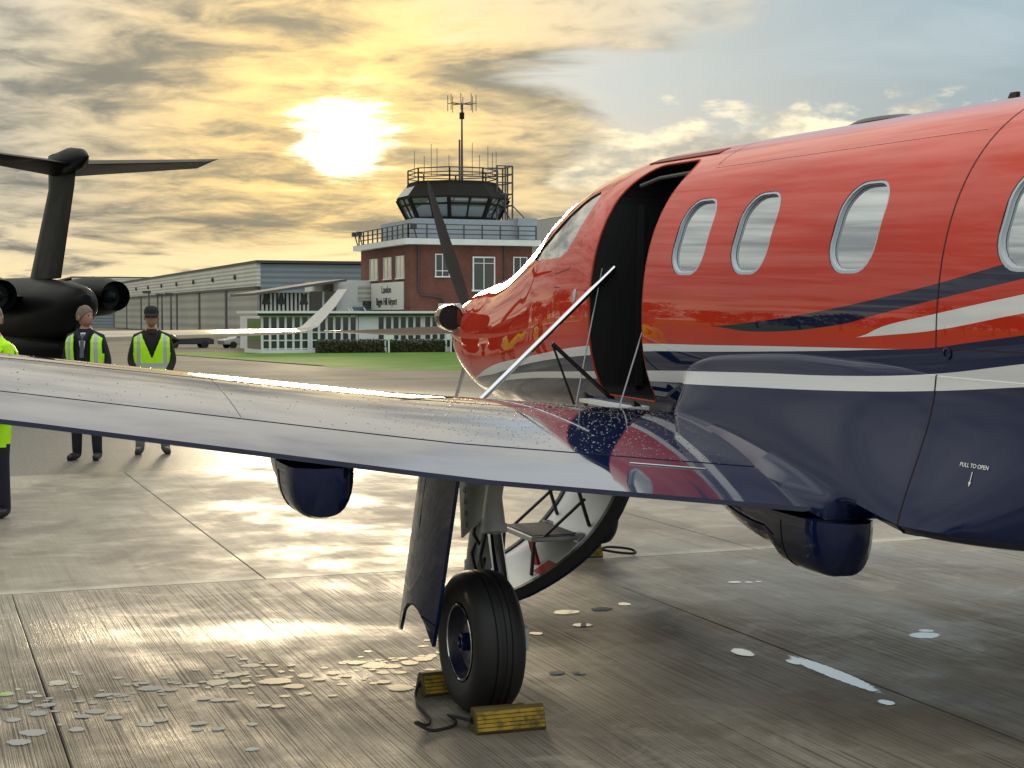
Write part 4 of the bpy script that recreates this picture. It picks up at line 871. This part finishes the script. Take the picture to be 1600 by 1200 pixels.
for s in(-1,1):
    b=MB(); slabfoil(b,[(0,.55,-.95,4.52,.16,0,1),(s*2.42,-.50,-1.25,4.68,.09,0,1),(s*2.64,-.90,-1.33,4.74,.02,0,1)]); b.build('tailplane',M_JET,JT,smooth=35)
    b=MB(); b.lathe([(-.95,.30),(-1.03,.29),(-.9,.26),(-.5,.27)],'y',(s*1.10,1.2,2.12),28); b.lathe([(-.95,.30),(-.5,.37),(.3,.41),(1.1,.38),(1.35,.32),(1.3,.30)],'y',(s*1.10,1.2,2.12),28); en=b.build('engine_nacelle',M_JET,JT,smooth=35)
    b=MB(); b.lathe([(-.5,.27),(-.5,.13),(-.75,.13),(-.95,.02)],'y',(s*1.10,1.2,2.12),24); b.build('exhaust_cone',M_TRIM,en,smooth=35)
    b=MB(); slabfoil(b,[(s*.5,2.0,.6,2.1,.10,0,1),(s*1.0,1.9,.7,2.1,.09,0,1)]); b.build('pylon',M_JET,JT)
    b=MB(); slabfoil(b,[(s*.3,6.6,3.7,1.18,.17,0,1),(s*2.2,5.6,3.75,1.26,.13,0,1),(s*6.75,4.25,3.35,1.36,.06,0,1)]); wg=b.build('wing',M_JETW,JT,smooth=35)
    b=MB(); slabfoil(b,[(s*6.75,4.25,3.35,1.36,.05,0,1),(s*7.0,4.05,3.2,1.47,.04,.5,.8),(s*7.35,3.6,2.95,1.95,.03,1,.2),(s*7.6,3.3,2.85,2.35,.02,1,0)]); b.build('winglet',M_JETW,wg,smooth=50)
    b=MB(); b.loft([jring(y,r,1.20,12) if 0 else [(s*3.6+q_[0],q_[1],q_[2]) for q_ in jring(y,r,1.19,12)] for y,r in((4.6,.02),(4.2,.12),(3.6,.13),(3.2,.02))]); b.build('flap_track_fairing',M_JET,wg,smooth=40)
    b=MB(); b.tube([(s*1.6,4.6,1.15),(s*1.6,4.55,.3)],.06,8); b.build('gear_leg',M_TRIM,JT)
    b=MB(); b.lathe([(-.08,.001),(-.09,.27),(-.05,.31),(.05,.31),(.09,.27),(.08,.001)],'x',(s*1.6,4.5,.31),20); b.build('gear_wheel',M_RUBBER,JT,smooth=40)
b=MB(); b.tube([(0,10.8,1.0),(0,10.8,.25)],.05,8); b.lathe([(-.06,.001),(-.06,.22),(.06,.22),(.06,.001)],'x',(0,10.8,.24),16); b.build('nose_gear',M_TRIM,JT)
b=MB(); slabfoil(b,[(0,-.0,-.7,1.32,.05,1,0),(0,-.2,-.9,1.72,.05,1,0)]); b.build('ventral_strake',M_JET,JT)
# ------------------------------------------------------------------ people
def body_mesh(joints,edges,name):
    me=bpy.data.meshes.new(name); me.from_pydata([j[0] for j in joints],edges,[]); o=bpy.data.objects.new(name,me); COL.objects.link(o)
    sk=o.modifiers.new('skin','SKIN'); sk.use_smooth_shade=True; sd=o.modifiers.new('sub','SUBSURF'); sd.levels=2; sd.render_levels=2
    for v_,j in zip(me.skin_vertices[0].data,joints): v_.radius=j[1] if isinstance(j[1],tuple) else (j[1],j[1]); v_.use_root=False
    me.skin_vertices[0].data[0].use_root=True
    dg=bpy.context.evaluated_depsgraph_get(); dg.update(); out=bpy.data.meshes.new_from_object(o.evaluated_get(dg)); bpy.data.objects.remove(o); return out
def person(loc,rz,label,jacket,trousers,shoe,arms,head_yaw=0.,cap=False,glasses=False,collar=None,hair=True,H=1.0,tie=False,stance=.0):
    P_=thing('person',label,'person',loc,(0,0,rz)); P_.scale=(H,H,H)
    # facing -Y locally
    J=[((0,0,.98),(.165,.115)),((0,.0,1.15),(.155,.110)),((0,.01,1.32),(.170,.120)),((0,.015,1.44),(.135,.10)),((0,.005,1.53),(.060,.062)),((0,-.005,1.60),(.055,.060))]
    E_=[(0,1),(1,2),(2,3),(3,4),(4,5)]
    for s in(-1,1):
        k=len(J); J+=[((s*.10,0,.90),(.105,.115)),((s*(.115+stance),-.01,.52),(.070,.075)),((s*(.12+stance),.01,.12),(.056,.060)),((s*(.125+stance),.02,.055),(.052,.058)),((s*(.14+stance),-.09,.050),(.052,.046)),((s*(.155+stance),-.19,.038),(.046,.036))]
        E_+=[(0,k),(k,k+1),(k+1,k+2),(k+2,k+3),(k+3,k+4),(k+4,k+5)]
        k=len(J); el,wr,hd=arms[0 if s<0 else 1]
        J+=[((s*.172,.01,1.42),(.066,.072)),((s*el[0],el[1],el[2]),(.054,.056)),((s*wr[0],wr[1],wr[2]),(.042,.044)),((s*hd[0],hd[1],hd[2]),(.034,.028))]
        E_+=[(3,k),(k,k+1),(k+1,k+2),(k+2,k+3)]
        hv=(Vector(hd)-Vector(wr)).normalized(); base=Vector((s*hd[0],hd[1],hd[2])); hv=Vector((s*hv[0],hv[1],hv[2])); kk=len(J)-1
        for f_ in range(4):
            of=Vector((0,(f_-1.5)*.018,0)); q=len(J); L=(.060,.070,.066,.05)[f_]
            J+=[(tuple(base+of+hv*.035),.0095),(tuple(base+of+hv*(.035+L*.6)+Vector((-s*.010,0,0))),.0085)]; E_+=[(kk,q),(q,q+1)]
        q=len(J); J+=[(tuple(base+Vector((0,-.045,.015))+hv*.01),.010),(tuple(base+Vector((-s*.012,-.055,-.0))+hv*.045),.009)]; E_+=[(kk,q),(q,q+1)]
    me=body_mesh(J,E_,'body')
    for m in(jacket,trousers,shoe,M_SKIN): me.materials.append(m)
    hands=[Vector((s*arms[0 if s<0 else 1][2][0],*arms[0 if s<0 else 1][2][1:])) for s in(-1,1)]
    for p in me.polygons:
        c=p.center; i=0
        if c.z<.97 and abs(c.x)<.34 and not any((c-h).length<.26 for h in hands): i=1
        if c.z<.085: i=2
        if c.z>1.525: i=3
        if any((c-h).length<.095 for h in hands): i=3
        p.material_index=i; p.use_smooth=True
    link('body',me,P_)
    hd=link('head',None,P_,loc=(0,-.015,1.675),rot=(0,0,head_yaw))
    b=MB(); rings=[]
    for i in range(15):
        v_=-1+2*i/14.; rr=math.sqrt(max(.0,1-v_*v_)); z=.125*v_; wx=.078*rr*(1-.16*max(0,-v_)); wy=.100*rr; row=[]
        for j in range(20):
            q=2*PI*j/20; x=wx*math.cos(q); y=wy*math.sin(q)
            fr=max(0,-math.sin(q))**6
            if -.45<v_<.05: y-=.024*fr**3*(1-abs(v_+.22)/.25 if abs(v_+.22)<.25 else 0)
            if v_<-.5: y-=.012*fr
            if .0<v_<.25: y+=.006*fr
            row.append((x,y-.01*(v_<-.3),z))
        rings.append(row)
    b.loft(rings); b.build('face',M_SKIN,hd,smooth=60)
    for s in(-1,1):
        b=MB(); b.loft([[(s*(.076+.012*k),.012+.020*math.cos(q)*L,-.01+.032*math.sin(q)*L) for q in np.linspace(0,2*PI,10,endpoint=False)] for k,L in((0,.8),(1,1.),(1.3,.6))]); b.build('ear',M_SKIN,hd,smooth=True)
        b=MB(); b.lathe([(-.004,.001),(-.004,.010),(.0,.008),(.003,.001)],'y',(s*.031,-.092,.012),8); b.build('eye',M_SHADE,hd)
    b=MB(); b.box(-.022,.022,-.0985,-.090,-.066,-.060); b.build('mouth',mat('lip',(.25,.10,.08),.5),hd)
    if hair:
        b=MB(); rings=[]
        for i in range(9):
            v_=.02+.98*i/8.; rr=math.sqrt(max(.0,1-v_*v_)); row=[]
            for j in range(20):
                q=2*PI*j/20; fr=max(0,-math.sin(q)); vv=v_-.35*(1-v_)*(1-fr)**1.2*1.0+ .42*fr*(1-v_); rr=math.sqrt(max(0,1-min(1,vv*vv))); jit=1+.03*math.sin(j*3.1+i*1.7)
                row.append((.088*rr*math.cos(q)*jit,.111*rr*math.sin(q)*jit+.004,.137*vv))
            rings.append(row)
        b.loft(rings); b.build('hair',M_HAIR,hd,smooth=60)
    if cap:
        b=MB(); rings=[[(.090*rr*math.cos(q),.112*rr*math.sin(q),.035+.105*vv) for q in np.linspace(0,2*PI,20,endpoint=False)] for rr,vv in((1.,0),(1.,.3),(.93,.6),(.75,.86),(.45,.99),(.06,1.03))]; b.loft(rings)
        b.build('cap',M_CBLK,hd,smooth=50); b=MB(); b.loft([[(.080*math.cos(q)*k,-.085*1-.085*math.sin(q)*k_,.042-.02*k_+h) for q in np.linspace(0,PI,10)] for k,k_,h in((1,.15,0),(1.,1.,-.012),(1.,1.,-.004),(1,.15,.010))]); b.build('cap_peak',M_CBLK,hd,smooth=50)
    if glasses:
        b=MB(); b.loft([[(x,-.100+.9*x*x*4,z) for z in(-.008,.026)]+[(x,-.092+.9*x*x*4,z) for z in(.026,-.008)] for x in np.linspace(-.074,.074,11)]); b.build('sunglasses',M_SHADE,hd,smooth=40)
    # hi-vis waistcoat: open shell round the chest
    def vring(z,hw,hd_,zsh=0): return [(hw*math.copysign(abs(math.cos(q))**.8,math.cos(q)),hd_*math.copysign(abs(math.sin(q))**.8,math.sin(q))+.008,z) for q in np.linspace(0,2*PI,48,endpoint=False)]
    lv0=[(.86,.215,.152),(.93,.213,.150),(1.0,.207,.147),(1.10,.205,.144),(1.17,.210,.148),(1.24,.218,.152),(1.31,.226,.154),(1.38,.222,.148),(1.43,.200,.130),(1.478,.120,.100)]
    lv=[(z,float(np.interp(z,[l[0] for l in lv0],[l[1] for l in lv0])),float(np.interp(z,[l[0] for l in lv0],[l[2] for l in lv0]))) for z in np.linspace(.86,1.478,75)]; NV=200
    def vring(z,hw,hd_):
        out=[]
        for q in np.linspace(0,2*PI,NV,endpoint=False):
            x=hw*math.copysign(abs(math.cos(q))**.8,math.cos(q)); y=hd_*math.copysign(abs(math.sin(q))**.8,math.sin(q))+.008; out.append((x,y,z+.012*math.sin(9*q+z*20)*0))
        return out
    b=MB(); rs=[vring(*l) for l in lv]
    for i in range(len(rs)-1):
        for j in range(NV):
            k=(j+1)%NV; q=2*PI*(j+.5)/NV; z=(lv[i][0]+lv[i+1][0])/2; ax=abs(rs[i][j][0]+rs[i][k][0])/2; front=math.sin(q)<0
            if front and ax<(z-1.17)*.42: continue                                  # V opening
            if collar=='open' and front and ax<.085+.03*(z-.86): continue
            if ax>.205 and 1.24<z<1.42: continue                                      # arm holes
            mi=1 if (1.06<z<1.115 or .90<z<.955 or (z>1.115 and .13<ax<.172)) else 0
            b.add([rs[i][j],rs[i][k],rs[i+1][k],rs[i+1][j]],[(0,1,2,3)],mi)
    ve=b.mesh('hi_vis_vest',[M_HIVIS,M_TAPE]); bm=bmesh.new(); bm.from_mesh(ve); bmesh.ops.remove_doubles(bm,verts=bm.verts,dist=.0005); bmesh.ops.recalc_face_normals(bm,faces=bm.faces); bm.to_mesh(ve); bm.free()
    ve.polygons.foreach_set('use_smooth',[True]*len(ve.polygons)); vo=link('hi_vis_vest',ve,P_); sm_=vo.modifiers.new('solid','SOLIDIFY'); sm_.thickness=.012; sm_.offset=1
    if tie:
        b=MB(); b.loft([[(-.05*k,y,z),(.05*k,y,z),(.05*k,y+.01,z),(-.05*k,y+.01,z)] for k,y,z in((.2,-.135,1.22),(.8,-.128,1.40),(1.0,-.085,1.49))]); b.build('shirt_front',M_SHIRT,P_)
        b=MB(); b.loft([[(-.02*k,y,z),(.02*k,y,z),(.02*k,y+.01,z),(-.02*k,y+.01,z)] for k,y,z in((1.2,-.147,1.20),(1.,-.140,1.38),(.7,-.100,1.475))]); b.build('tie',M_TIE,P_)
        for s in(-1,1): b=MB(); b.bar((s*.03,-.13,1.40),(s*.075,-.04,1.525),.035,.05); b.build('jacket_collar',jacket,P_)
    else:
        b=MB(); b.lathe([(0,.085),(.045,.078),(.055,.070),(.02,.066)],'z',(0,0,1.475),20); b.build('collar',M_MAROON,P_,smooth=50)
    return P_
A_side=((.245,.04,1.15),(.235,-.06,.93),(.225,-.10,.86))
A_front=((.25,.0,1.15),(.17,-.15,.95),(.06,-.20,.90))
person((1.86,19.0,-.012),R(-24),'person with grey hair in a navy jacket, shirt, tie and hi-vis waistcoat, looking aside',M_CNAVY,M_CBLK,M_SHOE,(A_side,A_side),R(62),collar='open',tie=True,H=1.01)
person((2.70,19.55,-.012),R(-8),'person in black cap and sunglasses, hi-vis waistcoat over dark top, hands held low',M_CBLK,M_KHAKI,M_TRAINER,(A_front,A_front),0.,cap=True,glasses=True,hair=False,H=1.005,stance=.03)
person((.60,13.85,-.008),R(-60),'person in hi-vis top and dark trousers cut off by the picture edge',M_HIVIS,M_CNAVY,M_SHOE,(A_side,A_side),R(20),H=1.0)
# ------------------------------------------------------------------ trees along the airfield boundary
def tree_mesh(seed,h,wd):
    rr=np.random.RandomState(seed); b=MB()
    for i in range(34):
        a_=rr.rand()*2*PI; q=rr.rand()**.6; cz=h*(.35+.6*rr.rand()); rad=wd*q*math.sqrt(max(.1,1-((cz/h-.6)/.48)**2)); c=Vector((rad*math.cos(a_),rad*math.sin(a_),cz)); cr=.16*h*(.6+.6*rr.rand())
        for k in range(46):
            d=Vector(rr.normal(size=3)).normalized(); p=c+d*cr*rr.rand()**.4; u_=Vector(rr.normal(size=3)).normalized()*.28; v_=u_.orthogonal().normalized()*.2; b.add([p-u_,p+v_,p+u_,p-v_],[(0,1,2,3)])
    tb=MB(); tb.tube([(0,0,0),(.1,0,h*.3),(0,.1,h*.75)],[.28,.2,.06],7)
    for k in range(6):
        a_=k*1.05; tb.tube([(0,0,h*(.28+.06*k)),(wd*.6*math.cos(a_),wd*.6*math.sin(a_),h*(.5+.06*k))],[.1,.03],5)
    return b.mesh('crown',M_LEAF),tb.mesh('trunk',M_BARK)
wd_=link('woodland',None,label='dark line of trees along the far airfield boundary',cat='woodland',kind='stuff')
tms=[tree_mesh(k,7.+1.5*k,3.2+.4*k) for k in range(4)]
for i in range(46):
    a_=-82+i*1.72+rng.rand()*1.2; D=(190 if a_<-4 else 420)+70*rng.rand(); k=rng.randint(4)
    x,y=D*math.sin(R(a_)),D*math.cos(R(a_)); sc_=.8+.5*rng.rand()
    for nme,q in zip(('crown','trunk'),tms[k]):
        o=link(nme,q,wd_,loc=(x,y,gz(y)-.1),rot=(0,0,rng.rand()*6)); o.scale=(sc_,sc_,sc_)
